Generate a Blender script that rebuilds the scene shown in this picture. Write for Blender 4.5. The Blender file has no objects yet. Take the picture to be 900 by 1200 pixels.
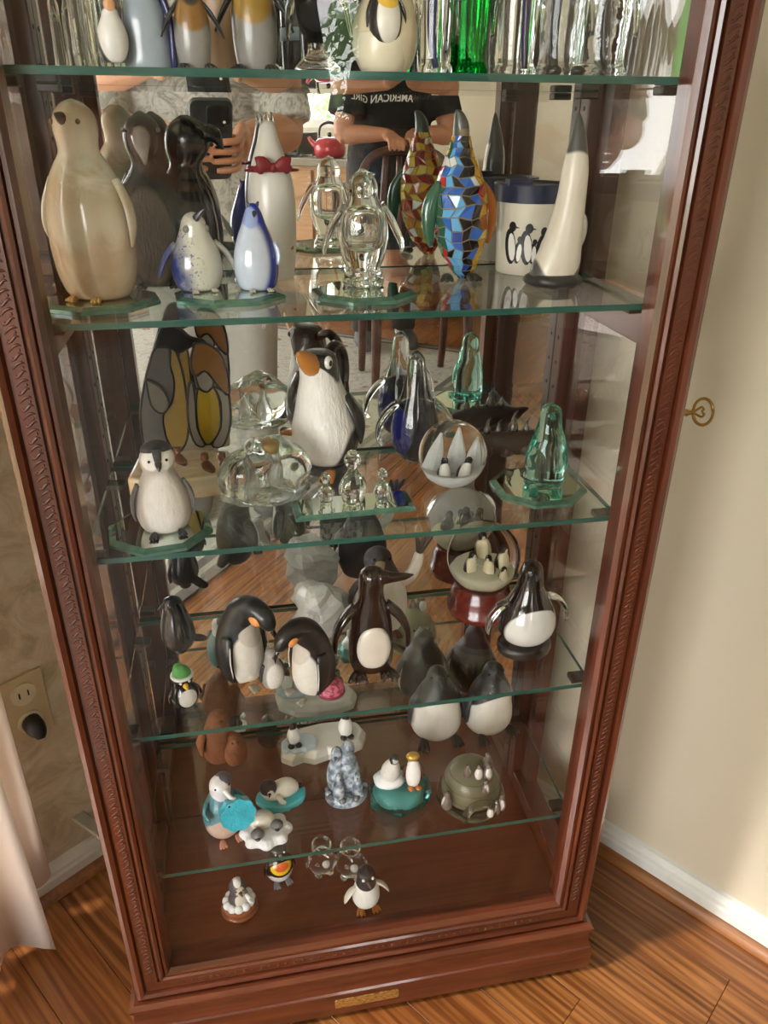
import bpy, bmesh, math, random
from mathutils import Vector, Matrix

random.seed(7)
sc = bpy.context.scene
COL = sc.collection
PI = math.pi

# ------------------------------------------------------------------ camera
CAM = Vector((-0.108, -0.62, 1.072))
cd = bpy.data.cameras.new('camera'); cam = bpy.data.objects.new('camera', cd); COL.objects.link(cam)
cd.sensor_fit = 'HORIZONTAL'; cd.sensor_width = 36.0; cd.lens = 36.0; cd.clip_start = 0.004; cd.clip_end = 60
_ax = Vector((0.98245204, -0.18635874, 0.00764296))     # image right
_ay = Vector((-0.07879203, -0.45182259, -0.8886215))    # image down
_az = Vector((0.16905565, 0.87242579, -0.45857761))     # view direction
_M = Matrix.Identity(4)
for i in range(3):
    _M[i][0] = _ax[i]; _M[i][1] = -_ay[i]; _M[i][2] = -_az[i]; _M[i][3] = CAM[i]
cam.matrix_world = _M
sc.camera = cam

# ------------------------------------------------------------------ room frame (corner behind the cabinet, turned walls)
RC = Vector((0.074, 0.645, 0)); RA = Vector((-0.804, -0.595, 0)).normalized(); RB = Vector((0.595, -0.804, 0)).normalized()
def rm(a, b, z=0.0): return RC + RA*a + RB*b + Vector((0, 0, z))
ROOM_A, ROOM_B, ROOM_H = 5.0, 4.3, 2.5
def room_matrix(a, b, z=0.0):      # local x runs along the left wall, local y along the right wall
    m = Matrix.Identity(4); p = rm(a, b, z)
    for i in range(3): m[i][0] = RA[i]; m[i][1] = RB[i]; m[i][3] = p[i]
    m[2][2] = 1
    return m

# ------------------------------------------------------------------ world and light
w = bpy.data.worlds.new('world'); sc.world = w; w.use_nodes = True
nt = w.node_tree; nt.nodes.clear()
bg = nt.nodes.new('ShaderNodeBackground'); wo = nt.nodes.new('ShaderNodeOutputWorld')
bg.inputs[0].default_value = (1.0, 0.985, 0.965, 1); bg.inputs[1].default_value = 15.0
nt.links.new(bg.outputs[0], wo.inputs[0])

def portal(name, loc, target, sx, sy):
    l = bpy.data.lights.new(name, 'AREA'); l.shape = 'RECTANGLE'; l.size = sx; l.size_y = sy; l.cycles.is_portal = True
    o = bpy.data.objects.new(name, l); COL.objects.link(o); o.location = loc
    o.rotation_euler = (Vector(target) - Vector(loc)).to_track_quat('-Z', 'Y').to_euler()
portal('window_portal', rm(1.27, -0.10, 1.135), rm(1.27, 1.0, 1.135), 1.07, 2.04)
portal('patio_portal', rm(ROOM_A + 0.10, 2.05, 1.225), rm(3.0, 2.05, 1.225), 3.12, 2.16)  # portal for the added fill opening behind the camera
portal('kitchen_portal', rm(2.75, ROOM_B + 0.10, 1.475), rm(2.75, 3.0, 1.475), 0.70, 0.96)

sl_ = bpy.data.lights.new('sun', 'SUN'); sl_.energy = 9.0; sl_.angle = math.radians(7); sl_.color = (1.0, 0.95, 0.89)
so_ = bpy.data.objects.new('sun', sl_); COL.objects.link(so_); so_.location = rm(2.2, -2.0, 3.5)
so_.rotation_euler = (rm(0, 0.8, 0) - rm(1.3, 0, 1.7)).to_track_quat('-Z', 'Y').to_euler()

sc.view_settings.view_transform = 'Standard'; sc.view_settings.look = 'None'
sc.view_settings.gamma = 1.0; sc.view_settings.use_curve_mapping = False
sc.view_settings.exposure = 0.02
sc.cycles.max_bounces = 20; sc.cycles.transparent_max_bounces = 40; sc.cycles.transmission_bounces = 16; sc.cycles.glossy_bounces = 10
sc.cycles.sample_clamp_indirect = 6.0
sc.cycles.caustics_reflective = True; sc.cycles.caustics_refractive = True

# ------------------------------------------------------------------ materials
MATS = {}
def rgb(h):
    h = h.lstrip('#'); v = [int(h[i:i+2], 16)/255 for i in (0, 2, 4)]
    return tuple(((c+0.055)/1.055)**2.4 if c > 0.04045 else c/12.92 for c in v) + (1,)
class NT:
    def __init__(s, name):
        s.m = bpy.data.materials.new(name); s.m.use_nodes = True; s.t = s.m.node_tree; s.t.nodes.clear()
        s.out = s.n('ShaderNodeOutputMaterial')
    def n(s, typ, **kw):
        x = s.t.nodes.new(typ)
        for k, v in kw.items(): setattr(x, k, v)
        return x
    def l(s, a, b): s.t.links.new(a, b)
    def math(s, op, a, b=None, clamp=False):
        x = s.n('ShaderNodeMath', operation=op); x.use_clamp = clamp
        for i, v in enumerate((a, b)):
            if v is None: continue
            if isinstance(v, (int, float)): x.inputs[i].default_value = v
            else: s.l(v, x.inputs[i])
        return x.outputs[0]
    def mix(s, fac, a, b):
        x = s.n('ShaderNodeMix', data_type='RGBA')
        for i, v in ((0, fac), (6, a), (7, b)):
            if isinstance(v, (int, float)): x.inputs[i].default_value = v
            elif isinstance(v, tuple): x.inputs[i].default_value = v
            else: s.l(v, x.inputs[i])
        return x.outputs[2]
    def ramp(s, fac, stops, mode='LINEAR'):
        x = s.n('ShaderNodeValToRGB'); x.color_ramp.interpolation = mode
        el = x.color_ramp.elements
        while len(el) < len(stops): el.new(0.5)
        for e, (p, c) in zip(el, stops): e.position = p; e.color = c
        s.l(fac, x.inputs[0]); return x.outputs[0]
    def coord(s, kind='Object', scale=(1, 1, 1), rot=(0, 0, 0), add=None):
        t = s.n('ShaderNodeTexCoord'); mp = s.n('ShaderNodeMapping'); mp.inputs['Scale'].default_value = scale; mp.inputs['Rotation'].default_value = rot
        v = t.outputs[kind]
        if add is not None:
            vm = s.n('ShaderNodeVectorMath', operation='ADD'); s.l(v, vm.inputs[0]); s.l(add, vm.inputs[1]); v = vm.outputs[0]
        s.l(v, mp.inputs[0]); return mp.outputs[0]
    def noise(s, vec, scale, detail=3, rough=0.55, dist=0.0):
        x = s.n('ShaderNodeTexNoise'); x.inputs['Scale'].default_value = scale; x.inputs['Detail'].default_value = detail
        x.inputs['Roughness'].default_value = rough; x.inputs['Distortion'].default_value = dist
        if vec is not None: s.l(vec, x.inputs['Vector'])
        return x.outputs[0]
    def bsdf(s, col, rough=0.4, metal=0.0, coat=0.0, spec=0.5, bump=None, bstr=0.2, bdist=0.001, sss=0.0, trans=0.0, ior=1.5):
        b = s.n('ShaderNodeBsdfPrincipled')
        if isinstance(col, tuple): b.inputs['Base Color'].default_value = col
        else: s.l(col, b.inputs['Base Color'])
        if isinstance(rough, (int, float)): b.inputs['Roughness'].default_value = rough
        else: s.l(rough, b.inputs['Roughness'])
        b.inputs['Metallic'].default_value = metal; b.inputs['Coat Weight'].default_value = coat; b.inputs['Coat Roughness'].default_value = 0.08
        b.inputs['Specular IOR Level'].default_value = spec; b.inputs['Transmission Weight'].default_value = trans; b.inputs['IOR'].default_value = ior
        if sss: b.inputs['Subsurface Weight'].default_value = sss; b.inputs['Subsurface Scale'].default_value = 0.01
        if bump is not None:
            bp = s.n('ShaderNodeBump'); bp.inputs['Strength'].default_value = bstr; bp.inputs['Distance'].default_value = bdist
            s.l(bump, bp.inputs['Height']); s.l(bp.outputs[0], b.inputs['Normal'])
        s.l(b.outputs[0], s.out.inputs[0]); return b
def mat(name, col, rough=0.4, metal=0.0, coat=0.0, bump=0.0, bscale=200, sss=0.0, var=0.0, spec=0.5):
    """plain colour with a slight procedural tone variation and optional fine relief"""
    if name in MATS: return MATS[name]
    if isinstance(col, str): col = rgb(col)
    s = NT(name); c = col; h = None
    vec = s.coord('Object')
    v = var if var else 0.06
    nz = s.noise(vec, 60, 3)
    dark = tuple(x*(1-v*2) for x in col[:3]) + (1,)
    c = s.mix(nz, dark, tuple(min(1, x*(1+v)) for x in col[:3]) + (1,))
    if bump: h = s.noise(vec, bscale, 2)
    s.bsdf(c, rough, metal, coat, spec, h, bump, 0.002, sss)
    MATS[name] = s.m; return s.m
def glass(name, col=(1, 1, 1, 1), rough=0.0, ior=1.5, bump=0.0, bscale=60):
    if name in MATS: return MATS[name]
    s = NT(name); g = s.n('ShaderNodeBsdfGlass'); g.inputs['Color'].default_value = col; g.inputs['Roughness'].default_value = rough; g.inputs['IOR'].default_value = ior
    if bump:
        bp = s.n('ShaderNodeBump'); bp.inputs['Strength'].default_value = bump; bp.inputs['Distance'].default_value = 0.003
        s.l(s.noise(s.coord('Object'), bscale, 2), bp.inputs['Height']); s.l(bp.outputs[0], g.inputs['Normal'])
    s.l(g.outputs[0], s.out.inputs[0]); MATS[name] = s.m; return s.m
def pane_mat(name, tint=(1, 1, 1, 1), f0=0.04):
    """flat sheet glass: see-through, mirror-like at grazing angles (Schlick)"""
    s = NT(name); lw = s.n('ShaderNodeLayerWeight'); lw.inputs[0].default_value = 0.5
    p5 = s.math('POWER', lw.outputs['Facing'], 5.0); f = s.math('ADD', s.math('MULTIPLY', p5, 1-f0), f0)
    tr = s.n('ShaderNodeBsdfTransparent'); tr.inputs[0].default_value = tint
    gl = s.n('ShaderNodeBsdfGlossy'); gl.inputs[0].default_value = (1, 1, 1, 1); gl.inputs['Roughness'].default_value = 0.0
    mx = s.n('ShaderNodeMixShader'); s.l(f, mx.inputs[0]); s.l(tr.outputs[0], mx.inputs[1]); s.l(gl.outputs[0], mx.inputs[2])
    s.l(mx.outputs[0], s.out.inputs[0]); MATS[name] = s.m; return s.m
def wood_mat(name, c1, c2, axis, rough=0.28, coat=0.5, scale=1.0, grain=0.25):
    s = NT(name); sc_ = [38*scale]*3; sc_[axis] = 2.2*scale
    v = s.coord('Object', tuple(sc_)); n1 = s.noise(v, 1.6, 6, 0.62, 0.6)
    sc2 = [260*scale]*3; sc2[axis] = 9*scale
    n2 = s.noise(s.coord('Object', tuple(sc2)), 1.2, 3)
    f = s.math('ADD', s.math('MULTIPLY', n1, 0.7), s.math('MULTIPLY', n2, 0.35))
    c = s.ramp(f, [(0.30, c1), (0.72, c2)])
    s.bsdf(c, rough, 0, coat, 0.5, n2, grain, 0.0008); MATS[name] = s.m; return s.m
def tt(name, base, regions, h=1.0, rough=0.35, coat=0.2, bump=0.0, bscale=120, soft=0.08, stretch=None):
    """base colour with painted patches: (colour, cx, cz, ax, az, ymax) ellipses on the front, in units of h"""
    s = NT(name); base = rgb(base) if isinstance(base, str) else base
    tc = s.n('ShaderNodeTexCoord'); sx = s.n('ShaderNodeSeparateXYZ'); s.l(tc.outputs['Object'], sx.inputs[0]); X, Y, Z = sx.outputs
    c = base
    for rg in regions:
        col, cx, cz, ax, az, ym = rg[:6]; col = rgb(col) if isinstance(col, str) else col
        U = s.math('MULTIPLY', s.math('SUBTRACT', X, cx*h), 1/(ax*h)); V = s.math('MULTIPLY', s.math('SUBTRACT', Z, cz*h), 1/(az*h))
        e = s.math('ADD', s.math('MULTIPLY', U, U), s.math('MULTIPLY', V, V))
        mr = s.n('ShaderNodeMapRange', interpolation_type='SMOOTHSTEP'); s.l(e, mr.inputs[0])
        mr.inputs[1].default_value = 1-soft; mr.inputs[2].default_value = 1+soft; mr.inputs[3].default_value = 1; mr.inputs[4].default_value = 0
        yy = s.n('ShaderNodeMapRange'); s.l(Y, yy.inputs[0]); yy.inputs[1].default_value = ym*h-0.0006; yy.inputs[2].default_value = ym*h+0.0006; yy.inputs[3].default_value = 1; yy.inputs[4].default_value = 0
        c = s.mix(s.math('MULTIPLY', mr.outputs[0], yy.outputs[0]), c, col)
    hb = None
    vec = s.coord('Object', stretch or (1, 1, 1))
    nz = s.noise(vec, bscale, 3)
    if bump: hb = nz
    mm = s.n('ShaderNodeMix', data_type='RGBA', blend_type='MULTIPLY'); mm.inputs[0].default_value = 0.25
    if isinstance(c, tuple): mm.inputs[6].default_value = c
    else: s.l(c, mm.inputs[6])
    gz = s.ramp(nz, [(0.3, (0.6, 0.6, 0.6, 1)), (0.7, (1, 1, 1, 1))]); s.l(gz, mm.inputs[7])
    s.bsdf(mm.outputs[2], rough, 0, coat, 0.5, hb, bump, 0.002); MATS[name] = s.m; PAINTED.add(s.m.name); return s.m

# ------------------------------------------------------------------ mesh helpers
def cr(pts, m):
    """Catmull-Rom through rows of numbers, m steps per span"""
    if m <= 1: return [tuple(p) for p in pts]
    out = []; n = len(pts)
    for i in range(n-1):
        p0 = pts[max(i-1, 0)]; p1 = pts[i]; p2 = pts[i+1]; p3 = pts[min(i+2, n-1)]
        for k in range(m):
            t = k/m
            out.append(tuple(0.5*((2*b)+(-a+c)*t+(2*a-5*b+4*c-d)*t*t+(-a+3*b-3*c+d)*t**3) for a, b, c, d in zip(p0, p1, p2, p3)))
    out.append(tuple(pts[-1])); return out
def loft(rings, closed_ends=True):
    """rings: list of vertex loops of equal length"""
    n = len(rings[0]); v = [p for r in rings for p in r]; f = []
    for i in range(len(rings)-1):
        for j in range(n):
            a = i*n+j; b = i*n+(j+1) % n; f.append((a, b, b+n, a+n))
    if closed_ends:
        for i, rev in ((0, True), (len(rings)-1, False)):
            c = sum((Vector(p) for p in rings[i]), Vector())/n; v.append(tuple(c)); ci = len(v)-1
            for j in range(n):
                a = i*n+j; b = i*n+(j+1) % n; f.append((b, a, ci) if rev else (a, b, ci))
    return v, f
def rings(prof, n=28, m=4, k=1.0):
    """body of elliptical sections: rows (z, rx, ry[, cx, cy])"""
    rows = cr([tuple(p)+(0,)*(5-len(p)) for p in prof], m); out = []
    for z, rx, ry, cx, cy in rows:
        rx = max(rx, 1e-4); ry = max(ry, 1e-4)
        out.append([((cx+rx*math.cos(2*PI*j/n))*k, (cy+ry*math.sin(2*PI*j/n))*k, z*k) for j in range(n)])
    return loft(out)
def lathe(prof, n=40, m=1, k=1.0): return rings([(z, r, r) for r, z in prof], n, m, k)
def sweep(pts, flat=(0, 1, 0), n=14, m=4, k=1.0):
    """tube through rows (x, y, z, ra, rb): rb is the half thickness along `flat`, ra across it"""
    rows = cr([tuple(p) if len(p) == 5 else tuple(p)+(p[3],) for p in pts], m); out = []
    F = Vector(flat).normalized()
    for i, r in enumerate(rows):
        p = Vector(r[:3]); a = Vector(rows[max(i-1, 0)][:3]); b = Vector(rows[min(i+1, len(rows)-1)][:3])
        T = (b-a)
        T = T.normalized() if T.length > 1e-9 else Vector((0, 0, 1))
        S = F.cross(T)
        S = S.normalized() if S.length > 1e-6 else Vector((1, 0, 0))
        N = T.cross(S).normalized(); ra = max(r[3], 1e-4); rb = max(r[4], 1e-4)
        out.append([tuple((p+S*(ra*math.cos(2*PI*j/n))+N*(rb*math.sin(2*PI*j/n)))*k) for j in range(n)])
    return loft(out)
def ball(c, r, n=16, k=1.0, rot=None):
    r = (r, r, r) if isinstance(r, (int, float)) else r; out = []; q = n//2
    for i in range(q+1):
        t = PI*i/q; z = -math.cos(t); s = max(math.sin(t), 1e-3); row = []
        for j in range(n):
            p = Vector((r[0]*s*math.cos(2*PI*j/n), r[1]*s*math.sin(2*PI*j/n), r[2]*z))
            if rot is not None: p = rot @ p
            row.append(tuple((p+Vector(c))*k))
        out.append(row)
    return loft(out)
def box(x0, x1, y0, y1, z0, z1):
    v = [(x, y, z) for z in (z0, z1) for x, y in ((x0, y0), (x1, y0), (x1, y1), (x0, y1))]
    return v, [(3, 2, 1, 0), (4, 5, 6, 7), (0, 1, 5, 4), (1, 2, 6, 5), (2, 3, 7, 6), (3, 0, 4, 7)]
def prism(outline, z0, z1, inset=0.0):
    """extruded outline; the top face may be drawn in (a bevelled rim)"""
    n = len(outline); cx = sum(p[0] for p in outline)/n; cy = sum(p[1] for p in outline)/n
    def sh(d):
        o = []
        for x, y in outline:
            L = math.hypot(x-cx, y-cy) or 1; o.append((cx+(x-cx)*(1-d/L), cy+(y-cy)*(1-d/L)))
        return o
    top = sh(inset) if inset else outline; zb = z1-(z1-z0)*0.45 if inset else z1
    loops = [[(x, y, z0) for x, y in outline], [(x, y, zb) for x, y in outline]]
    if inset: loops.append([(x, y, z1) for x, y in top])
    v = [p for l in loops for p in l]; f = [tuple(range(n-1, -1, -1))]
    for i in range(len(loops)-1):
        for j in range(n): f.append((i*n+j, i*n+(j+1) % n, (i+1)*n+(j+1) % n, (i+1)*n+j))
    f.append(tuple(range((len(loops)-1)*n, len(loops)*n))); return v, f
def slab(outline, y0, y1):
    """outline in the x-z plane given thickness along y"""
    v, f = prism(outline, y0, y1); return [(x, z, y) for x, y, z in v], [tuple(reversed(q)) for q in f]
def join(*ms):
    V, F = [], []
    for v, f in ms:
        o = len(V); V += list(v); F += [tuple(i+o for i in q) for q in f]
    return V, F
class Placed(tuple): pass
PAINTED, SHIFTED = set(), set()
def xf(mesh, loc=(0, 0, 0), rot=(0, 0, 0), s=1.0):
    from mathutils import Euler
    R = Euler(rot).to_matrix(); L = Vector(loc); S = (s, s, s) if isinstance(s, (int, float)) else s
    out = Placed(([tuple(R @ Vector((p[0]*S[0], p[1]*S[1], p[2]*S[2])) + L) for p in mesh[0]], mesh[1]))
    out.src = mesh if S == (1, 1, 1) or S == (1.0, 1.0, 1.0) else None; out.loc = loc; out.rot = rot; return out
def mirx(mesh): return [(-x, y, z) for x, y, z in mesh[0]], [tuple(reversed(q)) for q in mesh[1]]
def lumpy(mesh, amp, freq, seed=0):
    """push vertices in and out for cast or carved surfaces"""
    from mathutils import noise
    c = sum((Vector(p) for p in mesh[0]), Vector())/len(mesh[0]); o = []
    for p in mesh[0]:
        P = Vector(p); d = (P-c); L = d.length or 1
        o.append(tuple(P+d/L*amp*noise.noise(P*freq+Vector((seed*7.1, seed*3.3, seed)))))
    return o, mesh[1]
def ob(name, mesh, m, parent=None, smooth=True, kind=None, label=None, angle=None):
    placed = None
    if isinstance(mesh, Placed) and mesh.src and not isinstance(m, (list, tuple)) and m.name in PAINTED: placed, mesh = mesh, mesh.src
    me = bpy.data.meshes.new(name); me.from_pydata([tuple(p) for p in mesh[0]], [], mesh[1])
    bm = bmesh.new(); bm.from_mesh(me); bmesh.ops.recalc_face_normals(bm, faces=bm.faces); bm.to_mesh(me); bm.free()
    if smooth:
        me.polygons.foreach_set('use_smooth', [True]*len(me.polygons))
        if angle:
            bm = bmesh.new(); bm.from_mesh(me)
            for e in bm.edges:
                if len(e.link_faces) == 2 and e.calc_face_angle(0) > angle: e.smooth = False
            bm.to_mesh(me); bm.free()
    for x in (m if isinstance(m, (list, tuple)) else [m]): me.materials.append(x)
    o = bpy.data.objects.new(name, me); COL.objects.link(o); o.parent = parent
    if placed: o.location = placed.loc; o.rotation_euler = placed.rot; SHIFTED.add(o.name)
    if parent is not None and parent.name in SHIFTED: o.matrix_parent_inverse = parent.matrix_basis.inverted()
    if kind: o['kind'] = kind
    if label: o['label'] = label
    return o
def bevel(o, wd=0.002, seg=2):
    b = o.modifiers.new('bevel', 'BEVEL'); b.width = wd; b.segments = seg; b.limit_method = 'ANGLE'; b.angle_limit = 0.6; return o
def tag(o, label, cat, group=None):
    o['label'] = label; o['category'] = cat
    if group: o['group'] = group
    return o
def thing(name, label, cat, loc=(0, 0, 0), rz=0.0, group=None, tilt=0.0):
    o = bpy.data.objects.new(name, None); COL.objects.link(o); o.location = loc; o.rotation_euler = (tilt, 0, rz); o.empty_display_size = 0.02
    return tag(o, label, cat, group)
def struct(o): o['kind'] = 'structure'; return o

# ------------------------------------------------------------------ shared materials
FRX = wood_mat('cherry_across', rgb('#2a1009'), rgb('#69331d'), 0)
FRZ = wood_mat('cherry_upright', rgb('#2a1009'), rgb('#69331d'), 2)
FRY = wood_mat('cherry_deep', rgb('#2a0e08'), rgb('#5c2a19'), 1)
CARVE = wood_mat('cherry_carved', rgb('#2b0f09'), rgb('#65301a'), 2, 0.4, 0.2)
POST = wood_mat('cherry_post', rgb('#220c08'), rgb('#542a1c'), 2, 0.4, 0.15)
PLY = wood_mat('cherry_panel', rgb('#4d2211'), rgb('#6e371d'), 0, 0.42, 0.15, 0.6, 0.05)
PANE = pane_mat('sheet_glass'); DOORG = pane_mat('door_glass', (1, 1, 1, 1), 0.018)
SHELF = pane_mat('shelf_glass', (0.955, 0.985, 0.97, 1))
EDGE = NT('shelf_edge'); EDGE.bsdf(EDGE.mix(EDGE.noise(EDGE.coord('Object', (6, 6, 60)), 4, 2), rgb('#14382f'), rgb('#33655a')), 0.15, 0, 0.4); EDGE = EDGE.m
MIR = NT('silvered_mirror'); _g = MIR.n('ShaderNodeBsdfGlossy'); _g.inputs[0].default_value = (0.86, 0.87, 0.86, 1); _g.inputs['Roughness'].default_value = 0.0; MIR.l(_g.outputs[0], MIR.out.inputs[0]); MIR = MIR.m
BLK = mat('black_gloss', '#141214', 0.22, coat=0.5)
BRASS = mat('brass', '#b08a4a', 0.3, 1.0)
DKPIN = mat('dark_pin', '#2a1a14', 0.5)

# ================================================================== the room
def wallmat():
    s = NT('wall_paint'); v = s.coord('Object'); n1 = s.noise(v, 90, 3); n2 = s.noise(v, 1.5, 3)
    c = s.mix(n2, rgb('#cabfa8'), rgb('#d2c8b4')); s.bsdf(c, 0.38, 0, 0, 0.4, n1, 0.12, 0.004); return s.m
WALL = wallmat()
def plaster():
    s = NT('trowelled_plaster'); v = s.coord('Object'); n1 = s.noise(v, 16, 4, 0.6, 1.2); n2 = s.noise(v, 110, 3)
    f = s.math('ADD', s.math('MULTIPLY', n1, 0.8), s.math('MULTIPLY', n2, 0.2))
    c = s.ramp(n1, [(0.38, rgb('#b3a58c')), (0.5, rgb('#c9bca3')), (0.62, rgb('#d4cab8'))])  # mottled tones paint tree-dappled light into the textured wall
    s.bsdf(c, 0.45, 0, 0, 0.4, f, 0.5, 0.006); return s.m
PLASTER = plaster()
WHITE_TRIM = mat('white_trim', '#dcdcd8', 0.35, coat=0.2)
CEIL = mat('ceiling_white', '#e4e0d6', 0.9, bump=0.2, bscale=60)

def wallplate(name, m, a0, a1, b0, b1, holes=()):
    """wall slab in room coordinates with rectangular openings (u0,u1,z0,z1) along its long side"""
    along_a = (a1-a0) > (b1-b0); u0, u1 = (a0, a1) if along_a else (b0, b1); parts = []
    us = sorted({u0, u1, *[h[0] for h in holes], *[h[1] for h in holes]}); zs = sorted({0, ROOM_H, *[h[2] for h in holes], *[h[3] for h in holes]})
    for i in range(len(us)-1):
        for j in range(len(zs)-1):
            um = (us[i]+us[i+1])/2; zm = (zs[j]+zs[j+1])/2
            if any(h[0] < um < h[1] and h[2] < zm < h[3] for h in holes): continue
            parts.append(box(us[i], us[i+1], b0, b1, zs[j], zs[j+1]) if along_a else box(a0, a1, us[i], us[i+1], zs[j], zs[j+1]))
    o = ob(name, join(*parts), m, None, False); o.matrix_world = room_matrix(0, 0); return struct(o)
WIN1 = (0.74, 1.80, 0.12, 2.15); WIN2 = (2.40, 3.10, 1.00, 1.95); WIN_FILL = (0.5, 3.6, 0.15, 2.3)
wallplate('wall_left', PLASTER, -0.12, ROOM_A+0.12, -0.12, 0.0, [WIN1])
wallplate('wall_right', WALL, -0.12, 0.0, 0.0, ROOM_B+0.12)
wallplate('wall_back', WALL, 0.0, ROOM_A+0.12, ROOM_B, ROOM_B+0.12, [WIN2])
wallplate('wall_far', WALL, ROOM_A, ROOM_A+0.12, 0.0, ROOM_B, [WIN_FILL])
o = ob('ceiling', box(-0.12, ROOM_A+0.12, -0.12, ROOM_B+0.12, ROOM_H, ROOM_H+0.1), CEIL, None, False); o.matrix_world = room_matrix(0, 0); struct(o)

# oak floor laid board by board
def oak():
    s = NT('oak_board'); oi = s.n('ShaderNodeObjectInfo')
    cmb = s.n('ShaderNodeCombineXYZ'); s.l(s.math('MULTIPLY', oi.outputs['Random'], 9.0), cmb.inputs[0]); s.l(s.math('MULTIPLY', oi.outputs['Random'], 5.0), cmb.inputs[1])
    v = s.coord('Object', (34, 1.9, 10), add=cmb.outputs[0])
    n1 = s.noise(v, 1.0, 4, 0.55, 1.4)
    wv = s.n('ShaderNodeTexWave', wave_type='BANDS', bands_direction='X'); s.l(s.coord('Object', (1.0, 0.10, 1), add=cmb.outputs[0]), wv.inputs[0])
    wv.inputs['Scale'].default_value = 26; wv.inputs['Distortion'].default_value = 14; wv.inputs['Detail'].default_value = 3; wv.inputs['Detail Scale'].default_value = 0.55
    n2 = s.noise(s.coord('Object', (300, 8, 10), add=cmb.outputs[0]), 1.0, 3)
    f = s.math('ADD', s.math('MULTIPLY', n1, 0.72), s.math('ADD', s.math('MULTIPLY', wv.outputs[1], 0.12), s.math('MULTIPLY', n2, 0.28)))
    c = s.ramp(f, [(0.32, rgb('#351b0b')), (0.5, rgb('#643a1a')), (0.70, rgb('#925f32'))])
    c = s.mix(s.math('MULTIPLY', oi.outputs['Random'], 0.35), c, rgb('#7c431f'))
    s.bsdf(c, 0.27, 0, 0.25, 0.5, n2, 0.15, 0.0006); return s.m
OAK = oak()
base = ob('floor', box(-0.12, ROOM_A+0.12, -0.12, ROOM_B+0.12, -0.06, -0.012), mat('subfloor', '#1c0f08', 0.9), None, False); base.matrix_world = room_matrix(0, 0); struct(base)
def boards():
    wd = 0.083; meshes = {}
    def board(L, wd_):
        key = (round(L, 3), round(wd_, 3))
        if key not in meshes:
            g = 0.0003; c = 0.0006
            lo = [(g, g), (wd_-g, g), (wd_-g, L-g), (g, L-g)]; li = [(g+c, g+c), (wd_-g-c, g+c), (wd_-g-c, L-g-c), (g+c, L-g-c)]
            v = [(x, y, -0.012) for x, y in lo]+[(x, y, -c) for x, y in lo]+[(x, y, 0) for x, y in li]
            f = [(3, 2, 1, 0)]+[(i, (i+1) % 4, 4+(i+1) % 4, 4+i) for i in range(4)]+[(4+i, 4+(i+1) % 4, 8+(i+1) % 4, 8+i) for i in range(4)]+[(8, 9, 10, 11)]
            me = bpy.data.meshes.new('plank'); me.from_pydata(v, [], f); me.materials.append(OAK); meshes[key] = me
        return meshes[key]
    a = 0.0; i = 0; offs = [0.62, 0.25, 0.92, 0.45, 1.15, 0.05, 0.75]
    while a < ROOM_A:
        W = min(wd, ROOM_A-a); b = 0.0; L = 1.0-offs[i % 7]*0.7
        while b < ROOM_B-0.001:
            L = min(L, ROOM_B-b); o = bpy.data.objects.new('plank', board(L, W)); COL.objects.link(o); o.parent = base; o.location = (a, b, 0)
            b += L; L = 1.45
        a += wd; i += 1
boards()

# baseboards with a brown shoe moulding
def skirting(name, length, along, m0):
    prof = [(0, 0.018), (0.014, 0.018), (0.014, 0.034), (0.011, 0.037), (0.011, 0.044), (0.008, 0.047), (0.006, 0.053), (0.0, 0.056)]
    shoe = [(0, 0), (0.024, 0), (0.023, 0.007), (0.019, 0.014), (0.013, 0.018), (0, 0.019)]
    def ext(pr):
        A = [(0, d, z) for d, z in pr]; B_ = [(length, d, z) for d, z in pr]; n = len(pr)
        v = A+B_; f = [(i, (i+1) % n, n+(i+1) % n, n+i) for i in range(n)]+[tuple(range(n)), tuple(range(2*n-1, n-1, -1))]
        if along == 'b': v = [(d, x, z) for x, d, z in v]
        return v, f
    o = ob(name, ext(prof), WHITE_TRIM, None, True, angle=0.6); o.matrix_world = room_matrix(0, 0); struct(o)
    ob('shoe_moulding', ext(shoe), OAKT, o, True, angle=0.6)
OAKT = wood_mat('oak_trim', rgb('#5f3219'), rgb('#a06a3c'), 1, 0.35, 0.2)
skirting('baseboard_right', ROOM_B, 'b', None)
skirting('baseboard_left', ROOM_A, 'a', None)

# windows
FRAMEW = mat('white_frame', '#e6e4df', 0.4, coat=0.2)
def window(name, hole, plane, along, bars_v, bars_h):
    u0, u1, z0, z1 = hole; t = 0.05; ms = []; fr = []
    for (x0, x1, y0, y1) in ((u0, u1, z0, z0+t), (u0, u1, z1-t, z1), (u0, u0+t, z0+t, z1-t), (u1-t, u1, z0+t, z1-t)): fr.append((x0, x1, y0, y1))
    for k in range(1, bars_v+1):
        x = u0+(u1-u0)*k/(bars_v+1); fr.append((x-0.012, x+0.012, z0+t, z1-t))
    for k in range(1, bars_h+1):
        z = z0+(z1-z0)*k/(bars_h+1); fr.append((u0+t, u1-t, z-0.012, z+0.012))
    q0, q1 = plane
    mk = (lambda a, b, c, d, p0, p1: box(a, b, p0, p1, c, d)) if along == 'a' else (lambda a, b, c, d, p0, p1: box(p0, p1, a, b, c, d))
    o = ob(name, join(*[mk(*r, q0, q1) for r in fr]), FRAMEW, None, False); o.matrix_world = room_matrix(0, 0); struct(o)
    qm = (q0+q1)/2; ob('pane', mk(u0+t, u1-t, z0+t, z1-t, qm-0.003, qm+0.003), PANE, o, False)
window('window_1', WIN1, (-0.09, -0.04), 'a', 1, 2)
window('window_2', WIN2, (ROOM_B+0.03, ROOM_B+0.08), 'a', 1, 0)
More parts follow.
